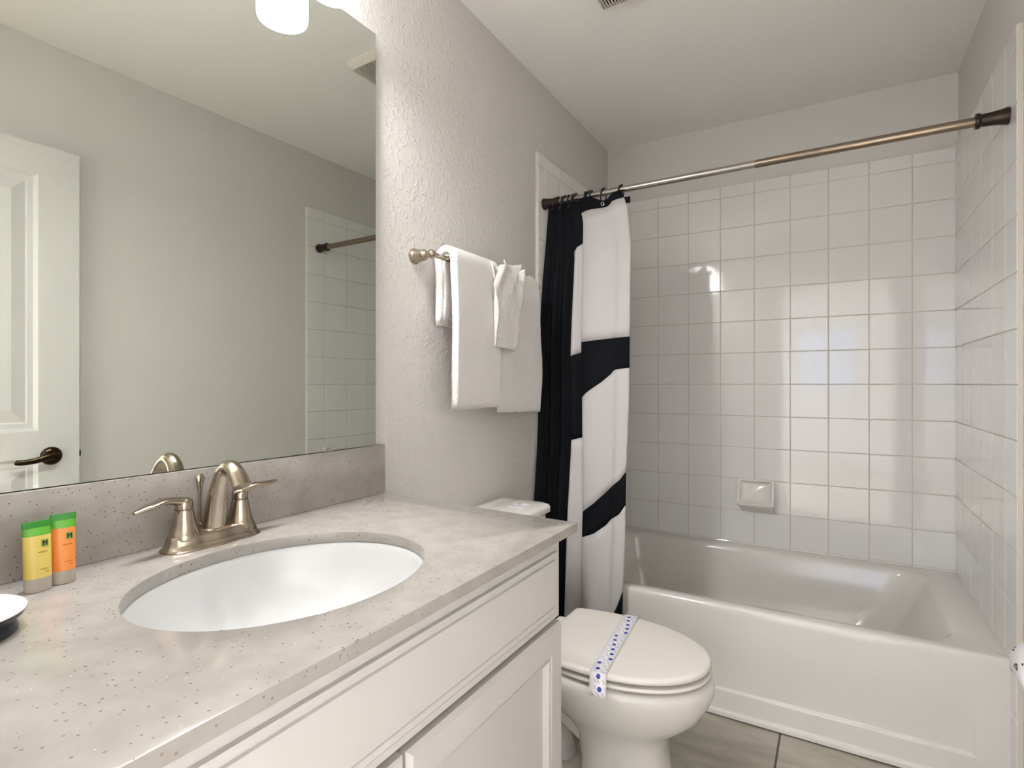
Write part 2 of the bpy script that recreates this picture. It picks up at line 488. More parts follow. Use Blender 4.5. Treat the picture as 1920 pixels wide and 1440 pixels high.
# ------------------------------------------------------------------ bathtub
TX0, TX1, TY0, TY1, TZ = 0.0122, W - 0.0122, 2.042, D - 0.0002, 0.390
def rrect(x0, x1, y0, y1, r, z, n=8):
    P = []
    for cx_, cy_, a0 in ((x1 - r, y1 - r, 0), (x0 + r, y1 - r, PI / 2), (x0 + r, y0 + r, PI), (x1 - r, y0 + r, 1.5 * PI)):
        for q in range(n + 1):
            a = a0 + q / n * PI / 2
            P.append((cx_ + r * math.cos(a), cy_ + r * math.sin(a), z))
    return P
g = G()
tub = thing('bathtub', 'white alcove bathtub under the tiled wall', 'bathtub', (W / 2, 2.45, 0))
R = [rrect(TX0, TX1, TY0, TY1, 0.004, TZ - 0.03),
     rrect(TX0, TX1, TY0, TY1, 0.004, TZ - 0.012),
     rrect(TX0, TX1, TY0 + 0.004, TY1, 0.004, TZ - 0.003),
     rrect(TX0, TX1, TY0 + 0.012, TY1, 0.004, TZ),
     rrect(TX0 + 0.09, TX1 - 0.10, TY0 + 0.058, TY1 - 0.055, 0.11, TZ - 0.003),
     rrect(TX0 + 0.097, TX1 - 0.108, TY0 + 0.066, TY1 - 0.062, 0.11, TZ - 0.009),
     rrect(TX0 + 0.105, TX1 - 0.120, TY0 + 0.074, TY1 - 0.069, 0.11, TZ - 0.026),
     rrect(TX0 + 0.120, TX1 - 0.180, TY0 + 0.085, TY1 - 0.08, 0.12, TZ - 0.15),
     rrect(TX0 + 0.140, TX1 - 0.250, TY0 + 0.10, TY1 - 0.10, 0.13, TZ - 0.26),
     rrect(TX0 + 0.175, TX1 - 0.31, TY0 + 0.14, TY1 - 0.14, 0.12, TZ - 0.315),
     rrect(TX0 + 0.24, TX1 - 0.40, TY0 + 0.20, TY1 - 0.20, 0.10, TZ - 0.325)]
g.loft(R, False, True)
obj('basin', g, M['tub'], tub, sharp=60)
# apron: grid with a shallow recessed field and a foot ledge
def dense(a, b, n, marks):
    s = set([a + (b - a) * i / n for i in range(n + 1)])
    for m_ in marks:
        for d in (-0.006, -0.0035, -0.001, 0.001, 0.0035, 0.006):
            if a < m_ + d < b:
                s.add(m_ + d)
    return sorted(s)
PX0, PX1, PZ0 = 0.095, 1.432, 0.094
xs = dense(TX0, TX1, 30, [PX0, PX1])
zs = dense(0.005, TZ - 0.03, 24, [PZ0, 0.022])
def apron_y(x, z):
    ins = smoothstep(PX0 - 0.004, PX0 + 0.004, x) * (1 - smoothstep(PX1 - 0.004, PX1 + 0.004, x)) * smoothstep(PZ0 - 0.004, PZ0 + 0.004, z)
    fade = 1 - smoothstep(0.12, 0.30, z)
    y = TY0 + 0.0085 * ins * fade
    y -= 0.009 * (1 - smoothstep(0.018, 0.026, z))
    return y
v = [(x, apron_y(x, z), z) for z in zs for x in xs]
n_ = len(xs)
f = [(i * n_ + j, i * n_ + j + 1, (i + 1) * n_ + j + 1, (i + 1) * n_ + j) for i in range(len(zs) - 1) for j in range(n_ - 1)]
g = G().add(v, f)
g.add([(TX0, TY0 + 0.03, 0), (TX1, TY0 + 0.03, 0), (TX1, TY0 + 0.03, TZ - 0.03), (TX0, TY0 + 0.03, TZ - 0.03)], [(0, 1, 2, 3)])
obj('apron', g, M['tub'], tub, sharp=70)
obj('drain', G().lathe([(0.032, 0), (0.03, 0.003), (0.004, 0.004)], (0.32, 2.45, TZ - 0.325), 'z', 24), M['steel'], tub)

# ceramic soap dish on the back tile
sd = thing('soap_dish', 'white ceramic soap dish mounted on the tiled wall above the tub', 'soap dish', (0.742, D, 0.575))
def sring(x0, x1, zt_, zb_, yt_, yb_, r):
    """rounded rectangle in a plane tilted from (yt,zt) at the top to (yb,zb) at the bottom"""
    return [(q[0], lerp(yb_, yt_, (q[1] - zb_) / (zt_ - zb_)), q[1]) for q in rrect(x0, x1, zb_, zt_, r, 0, 5)]
g = G().loft([sring(0.690, 0.834, 0.704, 0.548, D + 0.001, D + 0.001, 0.014), sring(0.686, 0.836, 0.706, 0.562, D - 0.010, D - 0.022, 0.014),
              sring(0.679, 0.839, 0.709, 0.584, D - 0.016, D - 0.060, 0.013), sring(0.677, 0.840, 0.709, 0.590, D - 0.018, D - 0.068, 0.013),
              sring(0.680, 0.837, 0.706, 0.594, D - 0.020, D - 0.070, 0.012), sring(0.687, 0.830, 0.700, 0.601, D - 0.019, D - 0.069, 0.010)], True, False)
obj('holder_body', g, M['porcelain'], sd, sharp=50)
g = G().loft([sring(0.687, 0.830, 0.700, 0.601, D - 0.019, D - 0.069, 0.010), sring(0.690, 0.827, 0.697, 0.604, D - 0.014, D - 0.062, 0.010),
              sring(0.695, 0.822, 0.692, 0.611, D - 0.007, D - 0.044, 0.012), sring(0.705, 0.812, 0.682, 0.622, D - 0.006, D - 0.036, 0.014)], False, True)
obj('tray', g, M['porcelain'], sd, sharp=50)

# ------------------------------------------------------------------ shower rod, rings, curtain
RL, RR = V((0.012, 2.098, 1.934)), V((W - 0.012, 2.066, 1.930))
def rod_at(x):
    t = (x - RL.x) / (RR.x - RL.x)
    return RL.lerp(RR, t)
rod = thing('shower_curtain_rod', 'long metal shower curtain rod spanning wall to wall', 'curtain rod', tuple(rod_at(0.76)))
obj('slim_tube', G().tube([rod_at(0.03), rod_at(0.86)], 0.0126, 24), M['steel'], rod)['label'] = 'slimmer shiny steel half'
obj('wide_tube', G().tube([rod_at(0.846), rod_at(0.85), rod_at(W - 0.03)], [0.0130, 0.0141, 0.0141], 24), M['bronze_rod'], rod)['label'] = 'wider bronze toned half'
for sgn, x0 in ((1, RL.x), (-1, RR.x)):
    p = rod_at(x0)
    prof = [(0.024, 0.0), (0.0245, 0.004), (0.021, 0.02), (0.0185, 0.045), (0.0175, 0.062), (0.0215, 0.064), (0.0225, 0.069), (0.0215, 0.074), (0.016, 0.076)]
    g = G().lathe([(r, h * sgn) for r, h in prof], p, 'x', 28)
    obj('end_cap', g, M['bronze'], rod)

# curtain plan: nodes (x, y) at three heights, strips of cloth from right to left
def plan(z):
    t = smoothstep(1.93, 1.25, z)              # 0 at the top, 1 from mid height down
    lo = smoothstep(1.2, 0.2, z)
    yb_ = lerp(2.066, 2.034, t) - 0.034 * lo
    xr = pw([(0.1, 0.388), (0.30, 0.392), (0.371, 0.393), (0.596, 0.400), (0.80, 0.398), (1.1, 0.407), (1.41, 0.409), (1.71, 0.406), (1.874, 0.387), (1.926, 0.363)], z)
    xl = pw([(0.1, 0.228), (0.657, 0.227), (1.10, 0.217), (1.336, 0.213), (1.824, 0.208), (1.926, 0.185)], z)
    x2 = pw([(0.1, 0.148), (0.257, 0.152), (0.669, 0.160), (0.929, 0.170), (1.296, 0.164), (1.683, 0.172), (1.926, 0.150)], z)
    xL = pw([(0.1, 0.022), (1.3, 0.022), (1.6, 0.026), (1.926, 0.045)], z)
    yL = lerp(lerp(2.076, 2.03, t), 1.945, lo)
    return yb_, xr, xl, x2, xL, yL
def strip1(z):
    yb_, xr, xl, x2, xL, yL = plan(z)
    w = xr - xl
    k = 0.35 + 0.65 * smoothstep(1.93, 1.5, z)
    return [(xr - 0.022, yb_ + 0.022 * k), (xr - 0.003, yb_ + 0.008 * k), (xr - 0.002, yb_ - 0.004 * k), (xl + w * 0.80, yb_ - 0.010 * k), (xl + w * 0.66, yb_ - 0.002 * k),
            (xl + w * 0.42, yb_ - 0.014 * k), (xl + w * 0.15, yb_ - 0.013 * k), (xl, yb_ - 0.002 * k), (xl + 0.006, yb_ + 0.013 * k)]
def strip2(z):
    yb_, xr, xl, x2, xL, yL = plan(z)
    k = 0.35 + 0.65 * smoothstep(1.93, 1.5, z)
    return [(xl + 0.006, yb_ + 0.013 * k), (xl - 0.012, yb_ + 0.010 * k), (x2 + 0.012, yb_ - 0.002 * k), (x2, yb_ + 0.004 * k), (x2 + 0.008, yb_ + 0.018 * k)]
def strip3(z):
    yb_, xr, xl, x2, xL, yL = plan(z)
    k = 0.35 + 0.65 * smoothstep(1.93, 1.5, z)
    a = V((x2 + 0.008, yb_ + 0.018 * k)); b = V((xL, yL))
    pts = [a, V((x2 - 0.01, yb_ + 0.012 * k))]
    zz = [0.0, -0.014, 0.006, -0.016, 0.006, -0.014, 0.004]
    for i in range(1, 7):
        q = V((x2 - 0.012, yb_ + 0.004)).lerp(b, i / 6)
        pts.append(V((q.x, q.y + zz[i] * k)))
    return pts
ZBOT = 0.115
def f1(x_pts):                       # boundary given in x, evaluated on strip fraction 0 (left) .. 1 (right)
    x0, x1 = x_pts[0][0], x_pts[-1][0]
    q = [((a - x0) / (x1 - x0), b) for a, b in x_pts]
    return lambda fr: pw(q, fr)
topf = f1([(0.194, 1.921), (0.215, 1.919), (0.252, 1.913), (0.275, 1.898), (0.286, 1.893), (0.300, 1.897), (0.326, 1.915), (0.363, 1.926)])
B1 = [topf, f1([(0.203, 1.858), (0.22, 1.863), (0.244, 1.866), (0.29, 1.864), (0.305, 1.867), (0.325, 1.885), (0.345, 1.889), (0.373, 1.892)]),
      f1([(0.21, 1.333), (0.278, 1.338), (0.344, 1.344), (0.404, 1.347)]),
      f1([(0.212, 1.112), (0.23, 1.128), (0.255, 1.145), (0.30, 1.174), (0.333, 1.203), (0.345, 1.217), (0.355, 1.222), (0.406, 1.228)]),
      f1([(0.233, 0.662), (0.285, 0.704), (0.329, 0.748), (0.352, 0.774), (0.382, 0.80), (0.403, 0.832)]),
      f1([(0.233, 0.563), (0.285, 0.587), (0.329, 0.622), (0.348, 0.647), (0.382, 0.671), (0.403, 0.706)]),
      f1([(0.228, ZBOT), (0.309, ZBOT + 0.001), (0.366, 0.291), (0.385, 0.336), (0.40, 0.381)]),
      lambda fr: ZBOT - 0.001]
C1 = [1, 0, 1, 0, 1, 0, 1]
B2 = [lambda fr: 1.914, lambda fr: pw([(0, 1.704), (0.25, 1.721), (0.7, 1.732), (1, 1.742)], fr), lambda fr: lerp(1.279, 1.297, fr), lambda fr: lerp(0.941, 0.956, fr), lambda fr: ZBOT]
C2 = [1, 0, 1, 0]
B3 = [lambda fr: 1.914, lambda fr: ZBOT]
C3 = [1]
gc = G()
def build_strip(fn, bounds, cols, sub, spans):
    probe = catmull([V((p[0], p[1], 0)) for p in fn(1.0)], sub)
    ncol = len(probe)
    # fraction across the visible face from plan x
    xs_ = [p.x for p in probe]
    lo_, hi_ = min(xs_), max(xs_)
    fr = [(x - lo_) / (hi_ - lo_) for x in xs_]
    cache = {}
    def at(z, c):
        key = round(z, 4)
        if key not in cache:
            cache[key] = catmull([V((p[0], p[1], 0)) for p in fn(z)], sub)
        return cache[key][c]
    for k in range(len(cols)):
        nr = spans[k]
        vv, ff = [], []
        for r in range(nr + 1):
            for c in range(ncol):
                z = lerp(bounds[k](fr[c]), bounds[k + 1](fr[c]), r / nr)
                p = catmull_pt(fn, z, sub, c)
                wob = 0.0022 * noise.noise(V((p.x * 14, 3.3, z * 3.1))) + 0.0012 * noise.noise(V((p.x * 30, 1.3, z * 11)))
                vv.append((p.x, p.y + wob, z))
        for r in range(nr):
            for c in range(ncol - 1):
                a = r * ncol + c
                ff.append((a, a + 1, a + 1 + ncol, a + ncol))
        gc.add(vv, ff, cols[k])
def catmull_pt(fn, z, sub, c):
    P = fn(z)
    P = [V((p[0], p[1], 0)) for p in P]
    i, j = divmod(c, sub)
    if i >= len(P) - 1:
        return P[-1]
    p0, p1, p2, p3 = P[max(i - 1, 0)], P[i], P[i + 1], P[min(i + 2, len(P) - 1)]
    t = j / sub
    return 0.5 * ((2 * p1) + (p2 - p0) * t + (2 * p0 - 5 * p1 + 4 * p2 - p3) * t * t + (3 * p1 - p0 - 3 * p2 + p3) * t ** 3)
build_strip(strip1, B1, C1, 6, [3, 14, 8, 12, 5, 12, 6])
build_strip(strip2, B2, C2, 5, [8, 14, 12, 22])
build_strip(strip3, B3, C3, 5, [40])
curtain = thing('shower_curtain', 'black and white shower curtain bunched at the left end of the rod', 'shower curtain', (0.2, 2.03, ZBOT))
oc = obj('curtain_cloth', gc, [M['cloth_white'], M['cloth_black']], curtain, sharp=None)
sm = oc.modifiers.new('thickness', 'SOLIDIFY'); sm.thickness = 0.0012; sm.offset = 0
# grommets on the header
def strip_pt(fn, fr, z):
    pts = catmull([V((p[0], p[1], 0)) for p in fn(z)], 8)
    lo_, hi_ = min(p.x for p in pts), max(p.x for p in pts)
    x = lerp(lo_, hi_, fr)
    q = min(pts, key=lambda p: abs(p.x - x) + (0.5 if p.y > plan(z)[0] + 0.004 else 0))
    return V((q.x, q.y, z))
def torus(center, nrm, R_, r_, n=20, m=8, sx=1.0, sz=1.0, span=(0, 2 * PI)):
    nrm = V(nrm).normalized()
    a = nrm.cross(V((0, 0, 1))).normalized()
    b = a.cross(nrm)
    cen = V(center)
    pth_ = [cen + a * math.cos(lerp(*span, i / n)) * R_ * sx + b * math.sin(lerp(*span, i / n)) * R_ * sz for i in range(n + 1)]
    return G().tube(pth_, r_, m)
gp = strip_pt(strip1, 0.51, 1.880)
obj('grommet', torus((gp.x, gp.y - 0.004, 1.879), (0, 1, 0), 0.0062, 0.0022), M['steel'], curtain)['label'] = 'silver eyelet in the black header'
for xx in (0.075, 0.11, 0.15):
    obj('grommet', torus((xx, 2.052, 1.893), (0.4, 1, 0), 0.006, 0.002), M['bronze'], curtain)
q = strip_pt(strip1, 0.985, 1.885)
obj('corner_tab', G().box((q.x - 0.004, q.y - 0.004, 1.868), (q.x + 0.022, q.y + 0.001, 1.893), 0.001), M['cloth_black'], curtain)['label'] = 'small black tab at the top corner'

# curtain rings
def ring_mesh():
    g_ = G()
    pth_ = []
    for i in range(29):
        a = i / 28 * 2 * PI
        pth_.append((0.0035 * math.sin(a), 0.0165 * math.cos(a), 0.026 * math.sin(a) - 0.010))
    g_.tube(pth_, 0.0026, 8, cap=False)
    for a in (0.9, 1.57, 2.2):
        g_.lathe([(0.0005, -0.0056), (0.004, -0.0042), (0.0058, 0), (0.004, 0.0042), (0.0005, 0.0056)],
                 (0.0035 * math.sin(a), 0.0165 * math.cos(a), 0.026 * math.sin(a) - 0.0095), 'z', 10)
    return g_
ring_x = [0.066, 0.080, 0.098, 0.112, 0.128, 0.148, 0.160, 0.205, 0.219, 0.229, 0.283, 0.357]
ring_lab = ['topmost crowded black curtain ring nearest the left rod end cap'] * 12
R0 = None
for i, x in enumerate(ring_x):
    p = rod_at(x)
    if R0 is None:
        o = obj('curtain_ring', ring_mesh(), M['black_plastic'], None)
        R0 = o
    else:
        o = R0.copy()
        C.objects.link(o)
    o.location = p
    o.rotation_euler = (0, 0, random.uniform(-0.45, 0.45))
    if i < 7:
        lab, grp = 'black curtain ring crowded among others at the left end of the rod', 'rings crowded by the left end cap'
    elif i < 10:
        lab, grp = 'black curtain ring in the small cluster left of the single rings', 'rings clustered over the middle of the bunched curtain'
    elif i == 10:
        lab, grp = 'black curtain ring standing alone above the silver eyelet', 'single curtain rings'
    else:
        lab, grp = 'rightmost black curtain ring at the white corner of the curtain', 'single curtain rings'
    tag(o, lab, 'curtain ring', grp)

# ------------------------------------------------------------------ toilet
toilet = thing('toilet', 'white toilet with closed lid between vanity and bathtub', 'toilet', (0.42, YT, 0))
def egg(xb, xf, w, z, n=48, back=2.8, split=0.46, front=2.05, yc=YT):
    xc = xb + split * (xf - xb)
    P = []
    for i in range(n):
        a = i / n * 2 * PI
        c, s_ = math.cos(a), math.sin(a)
        if c >= 0:
            x = xc + (xf - xc) * abs(c) ** (2 / front)
            y = w * math.copysign(abs(s_) ** (2 / front), s_)
        else:
            x = xc - (xc - xb) * abs(c) ** (2 / back)
            y = w * math.copysign(abs(s_) ** (2 / 2.2), s_)
        P.append((x, yc + y, z))
    return P
g = G()
g.loft([egg(0.45, 0.715, 0.118, 0.0, back=4, front=2.6), egg(0.45, 0.712, 0.116, 0.012, back=4, front=2.6), egg(0.455, 0.702, 0.110, 0.03, back=4, front=2.6), egg(0.455, 0.694, 0.107, 0.12, back=4, front=2.6),
        egg(0.44, 0.690, 0.108, 0.195, back=3.4, front=2.4), egg(0.415, 0.705, 0.118, 0.222, back=3, front=2.2), egg(0.385, 0.745, 0.140, 0.25),
        egg(0.35, 0.783, 0.163, 0.285), egg(0.31, 0.802, 0.176, 0.32), egg(0.275, 0.812, 0.184, 0.347), egg(0.262, 0.814, 0.186, 0.365),
        egg(0.26, 0.810, 0.184, 0.378), egg(0.262, 0.802, 0.178, 0.384)], True, True)
obj('bowl', g, M['porcelain'], toilet, sharp=None)
g = G()
# trapway behind the pedestal, tank shelf and foot
g.tube(catmull([(0.50, YT, 0.17), (0.42, YT, 0.215), (0.34, YT, 0.235), (0.27, YT, 0.20), (0.235, YT, 0.12), (0.23, YT, 0.02)], 6), [0.085] * 12 + [0.08] * 10 + [0.075] * 9, 24, flat=(0.62, 1.0))
g.lathe([(0.048, 0.0), (0.05, 0.01), (0.05, 0.03), (0.042, 0.06), (0.03, 0.095), (0.018, 0.12)], (0.345, YT - 0.045, 0.008), 'z', 24)
g.lathe([(0.048, 0.0), (0.05, 0.01), (0.05, 0.03), (0.042, 0.06), (0.03, 0.095), (0.018, 0.12)], (0.345, YT + 0.045, 0.008), 'z', 24)
g.box((0.17, YT - 0.105, 0.0), (0.47, YT + 0.105, 0.026), 0.01)
obj('trapway', g, M['porcelain'], toilet)
g = G().box((0.03, YT - 0.11, 0.29), (0.34, YT + 0.11, 0.392), 0.02, 3)
obj('tank_shelf', g, M['porcelain'], toilet)
for s_ in (-1, 1):
    obj('bolt_cap', G().lathe([(0.014, 0), (0.014, 0.008), (0.009, 0.017), (0.002, 0.02)], (0.40, YT + s_ * 0.088, 0.026), 'z', 16), M['seat'], toilet)
def seat_ring(xb, xf, w, z0, z1, r, nm, m):
    g_ = G()
    g_.loft([egg(xb + r, xf - r, w - r, z0), egg(xb + r * .3, xf - r * .3, w - r * .3, z0 + (z1 - z0) * .18), egg(xb, xf, w, z0 + (z1 - z0) * .45), egg(xb, xf, w, z0 + (z1 - z0) * .6),
             egg(xb + r * .3, xf - r * .3, w - r * .3, z1 - (z1 - z0) * .14), egg(xb + r, xf - r, w - r, z1), egg(xb + 0.05, xf - 0.06, w - 0.05, z1 + 0.0015)], True, True)
    return obj(nm, g_, m, toilet, sharp=None)
seat_ring(0.33, 0.806, 0.187, 0.3925, 0.4048, 0.006, 'seat', M['seat'])
# lid with a straight back edge
def lid_ring(ins, z):
    P = egg(0.20, 0.804 - ins, 0.190 - ins, z, n=64, back=2.3, split=0.56)
    out = []
    for x, y, zz in P:
        out.append((max(x, 0.347 + ins), y, zz))
    return out
g = G()
g.loft([lid_ring(0.009, 0.4142), lid_ring(0.001, 0.4156), lid_ring(0.0, 0.419), lid_ring(0.001, 0.4255), lid_ring(0.005, 0.4295), lid_ring(0.014, 0.4305), lid_ring(0.06, 0.432)], True, True)
obj('lid', g, M['seat'], toilet, sharp=50)
for s_ in (-1, 1):
    obj('seat_hinge', G().box((0.322, YT + s_ * 0.07 - 0.022, 0.384), (0.352, YT + s_ * 0.07 + 0.022, 0.424), 0.006), M['seat'], toilet)
# rubber bumpers fill the dark slits
for sx, sy in ((0.42, -0.165), (0.42, 0.165), (0.66, -0.145), (0.66, 0.145)):
    obj('bumper', G().box((sx - 0.015, YT + sy * .9 - 0.005, 0.383), (sx + 0.015, YT + sy * .9 + 0.005, 0.392)), M['seat'], toilet)
    obj('bumper', G().box((sx - 0.015, YT + sy * .9 - 0.005, 0.406), (sx + 0.015, YT + sy * .9 + 0.005, 0.414)), M['seat'], toilet)
# tank
def trect(x0, x1, hw, z, r):
    return rrect(x0, x1, YT - hw, YT + hw, r, z, 6)
g = G().loft([trect(0.03, 0.19, 0.195, 0.392, 0.03), trect(0.022, 0.205, 0.21, 0.42, 0.035), trect(0.016, 0.215, 0.232, 0.71, 0.035), trect(0.02, 0.21, 0.228, 0.716, 0.033)], True, True)
obj('tank', g, M['porcelain'], toilet, sharp=50)
g = G().loft([trect(0.016, 0.222, 0.240, 0.717, 0.035), trect(0.012, 0.228, 0.246, 0.721, 0.04), trect(0.012, 0.228, 0.246, 0.736, 0.04), trect(0.015, 0.224, 0.242, 0.743, 0.038),
              trect(0.025, 0.21, 0.228, 0.748, 0.03), trect(0.06, 0.17, 0.18, 0.7505, 0.02)], True, True)
tl = obj('tank_lid', g, M['porcelain'], toilet, sharp=60)
g = G().box((0.128, 1.60, 0.7492), (0.180, 1.67, 0.7512))
stk = obj('sticker', g, M['paper'], tl, smooth=False)
g = G()
for i in range(5):
    g.box((0.132 + i * 0.009, 1.606, 0.7511), (0.1345 + i * 0.009, 1.64 + 0.004 * (i % 3), 0.7515))
g.box((0.134, 1.65, 0.7511), (0.15, 1.666, 0.7515))
obj('sticker_print', g, M['ink_grey'], tl, smooth=False)
obj('flush_lever', G().tube(catmull([(0.214, YT - 0.17, 0.66), (0.235, YT - 0.17, 0.66), (0.24, YT - 0.14, 0.657), (0.24, YT - 0.09, 0.65)], 4), 0.006, 12), M['nickel'], toilet)

# sanitary paper band across the lid
band = thing('paper_band', 'white paper strip with blue print lying across the toilet lid', 'paper strip', (0.53, YT, 0.432))
NB = 40
def band_c(t):        # t 0 near .. 1 far ; returns centre point
    y = lerp(1.318, 1.697, t)
    x = lerp(0.566, 0.531, t)
    return x, y
cl = []
zt = 0.4332
cl += [V((0.575, 1.288, 0.3865)), V((0.574, 1.293, 0.398)), V((0.572, 1.301, 0.412)), V((0.570, 1.3075, 0.4245)), V((0.569, 1.3125, 0.4308))]
for i in range(NB + 1):
    x, y = band_c(i / NB)
    edge = min(1, min(i, NB - i) / 4)
    cl.append(V((x, y, lerp(0.4325, zt + 0.0012, edge))))
cl += [V((0.5305, 1.7015, 0.4305)), V((0.530, 1.7035, 0.42))]
hw = 0.0215
tl_ = []
for i, p in enumerate(cl):
    t = (cl[min(i + 1, len(cl) - 1)] - cl[max(i - 1, 0)]).normalized()
    side = t.cross(V((0, 0, 1)))
    if side.length < 0.2:
        side = V((1, 0.09, 0))
    tl_.append((p, V((1, 0.09, 0)).normalized()))
def band_strip(u0, u1, i0, i1, lift):
    vv, ff = [], []
    for i in range(i0, i1 + 1):
        p, sd_ = tl_[i]
        up_ = V((0, -0.7, 0.5)).normalized() if i < 4 else V((0, 0, 1))
        for u in (u0, u1):
            q = p + sd_ * (u * hw * 2) + up_ * lift
            vv.append(q)
    for i in range(i1 - i0):
        a = i * 2
        ff.append((a, a + 1, a + 3, a + 2))
    return vv, ff
g = G().add(*band_strip(-0.5, 0.5, 0, len(cl) - 1, 0.0))
ob = obj('band_paper', g, M['paper'], band)
sm = ob.modifiers.new('thickness', 'SOLIDIFY'); sm.thickness = 0.0004; sm.offset = -1
def on_band(s, u, lift=0.0004):
    """s along (metres from near end), u across -0.5..0.5"""
    L = 0.0
    for i in range(len(cl) - 1):
        d = (cl[i + 1] - cl[i]).length
        if s <= L + d:
            q = cl[i].lerp(cl[i + 1], (s - L) / d)
            up_ = V((0, -0.8, 0.45)).normalized() if i < 4 else V((0, 0, 1))
            return q + tl_[i][1] * (u * hw * 2) + up_ * lift
        L += d
    return cl[-1] + tl_[-1][1] * (u * hw * 2)
gd, gs = G(), G()
Lt = 0.43
s_ = 0.02
k = 0
for k in range(15):
    s0 = 0.018 + k * 0.0285
    u0 = (0.12, 0.02, -0.12, -0.22, 0.30, 0.2, 0.1, 0.0, -0.1, -0.2, 0.3, 0.22, 0.12, 0.0, -0.1)[k]
    c0 = on_band(s0, u0, 0.0006)
    ring = []
    for q in range(12):
        a = q / 12 * 2 * PI
        ring.append(on_band(s0 + 0.0062 * math.sin(a), u0 + 0.0056 / (hw * 2) * math.cos(a), 0.0006))
    obj('blue_dot', G().add(ring, [tuple(range(12))]), M['ink_blue'], band, smooth=False)
for k in range(30):
    s0 = 0.010 + k * 0.0142
    for ph in (0, 1, 2):
        u0 = -0.42 + ((k * 0.17 + ph * 0.34) % 0.86)
        nearest = min((abs((0.018 + j * 0.0285) - s0) / 0.0285 + abs((0.12, 0.02, -0.12, -0.22, 0.30, 0.2, 0.1, 0.0, -0.1, -0.2, 0.3, 0.22, 0.12, 0.0, -0.1)[j] - u0) * 2.2) for j in range(15))
        if nearest < 0.42:
            continue
        du = 0.20
        P = [on_band(s0, u0, .0005), on_band(s0 + 0.0022, u0, .0005), on_band(s0 - 0.0085 + 0.0022, min(u0 + du, .48), .0005), on_band(s0 - 0.0085, min(u0 + du, .48), .0005)]
        gs.add(P, [(0, 1, 2, 3)])
obj('grey_lettering', gs, M['ink_grey'], band, smooth=False)['label'] = 'rows of small slanted grey lettering'

# ------------------------------------------------------------------ vanity cabinet
CX = 0.562
def yend(x):                       # the vanity's right end is slightly out of square
    return 1.1265 - 0.054 * x
vanity = thing('vanity_cabinet', 'white painted vanity cabinet under the quartz countertop', 'cabinet', (0.28, 0.6, 0))
YV0 = YF + 0.004
def skewbox(g_, x0, x1, y0, z0, z1, off=0.024):
    v_ = [(x0, y0, z0), (x1, y0, z0), (x1, yend(x1) - off, z0), (x0, yend(x0) - off, z0), (x0, y0, z1), (x1, y0, z1), (x1, yend(x1) - off, z1), (x0, yend(x0) - off, z1)]
    g_.add(v_, [(0, 1, 2, 3), (4, 5, 6, 7), (0, 1, 5, 4), (1, 2, 6, 5), (2, 3, 7, 6), (3, 0, 4, 7)])
g = G()
# carcass as an open box (the sink hangs inside)
ye = yend(CX) - 0.024
t_ = 0.018
g.box((0.002, YV0, 0.09), (CX - 0.022, YV0 + t_, ZC - 0.0205))
g.add([(0.002, yend(0) - 0.024 - t_, 0.0), (CX - 0.022, ye - t_, 0.0), (CX - 0.022, ye, 0.0), (0.002, yend(0) - 0.024, 0.0), (0.002, yend(0) - 0.024 - t_, ZC - .0205), (CX - 0.022, ye - t_, ZC - .0205), (CX - 0.022, ye, ZC - .0205), (0.002, yend(0) - 0.024, ZC - .0205)],
      [(0, 1, 2, 3), (4, 5, 6, 7), (0, 1, 5, 4), (1, 2, 6, 5), (2, 3, 7, 6), (3, 0, 4, 7)])
g.box((0.002, YV0 + t_, 0.09), (CX - 0.022, ye - t_, 0.108))
g.box((CX - 0.040, YV0 + t_, 0.09), (CX - 0.022, ye - t_, ZC - 0.0205))
g.box((CX - 0.09, YV0, 0.0), (CX - 0.075, ye - t_, 0.09))
obj('carcass', g, M['cabinet'], vanity, smooth=False)
# false drawer front and two doors
ZD0, ZD1 = 0.668, 0.829
g = G().panel('x', 1, CX, YV0 + 0.006, ye + 0.000, ZD0, ZD1, [(0, -0.0215), (0, 0.010), (0.002, 0.0125), (0.013, 0.0125), (0.0145, 0.010), (0.0165, 0.010), (0.0180, 0.0165), (0.028, 0.0165), (0.0295, 0.0145), (0.0315, 0.0145), (0.033, 0.0185)])
obj('drawer_front', g, M['cabinet'], vanity, smooth=False)
def cab_door(y0, y1):
    g_ = G().panel('x', 1, CX, y0, y1, 0.098, 0.657, [(0, -0.0215), (0, 0.012), (0.008, 0.0195), (0.052, 0.0195), (0.0535, 0.016), (0.0575, 0.016), (0.059, 0.0185), (0.063, 0.0185), (0.066, 0.010), (0.069, 0.006)])
    return obj('door', g_, M['cabinet'], vanity, smooth=False)
YM = 0.580
cab_door(YM + 0.002, ye + 0.004)
cab_door(YV0 + 0.006, YM - 0.004)

# ------------------------------------------------------------------ countertop with oval cut-out and backsplash
SCX, SCY, SRX, SRY = 0.3299, 0.5869, 0.1946, 0.2337
XFR = 0.608
top = thing('countertop', 'speckled grey quartz countertop with an oval sink cut-out', 'countertop', (0.3, 0.6, ZC))
poly = [(0.0015, YF + 0.0015), (XFR, YF + 0.0015), (XFR, yend(XFR)), (0.0015, yend(0.0))]
def ray_poly(a, P):
    d = (math.cos(a), math.sin(a))
    best = None
    for i in range(4):
        x1, y1 = P[i][0] - SCX, P[i][1] - SCY
        x2, y2 = P[(i + 1) % 4][0] - SCX, P[(i + 1) % 4][1] - SCY
        den = d[0] * (y2 - y1) - d[1] * (x2 - x1)
        if abs(den) < 1e-9:
            continue
        t = (x1 * (y2 - y1) - y1 * (x2 - x1)) / den
        u = (x1 * d[1] - y1 * d[0]) / den
        if t > 0 and -1e-6 <= u <= 1 + 1e-6:
            if best is None or t < best:
                best = t
    return SCX + d[0] * best, SCY + d[1] * best
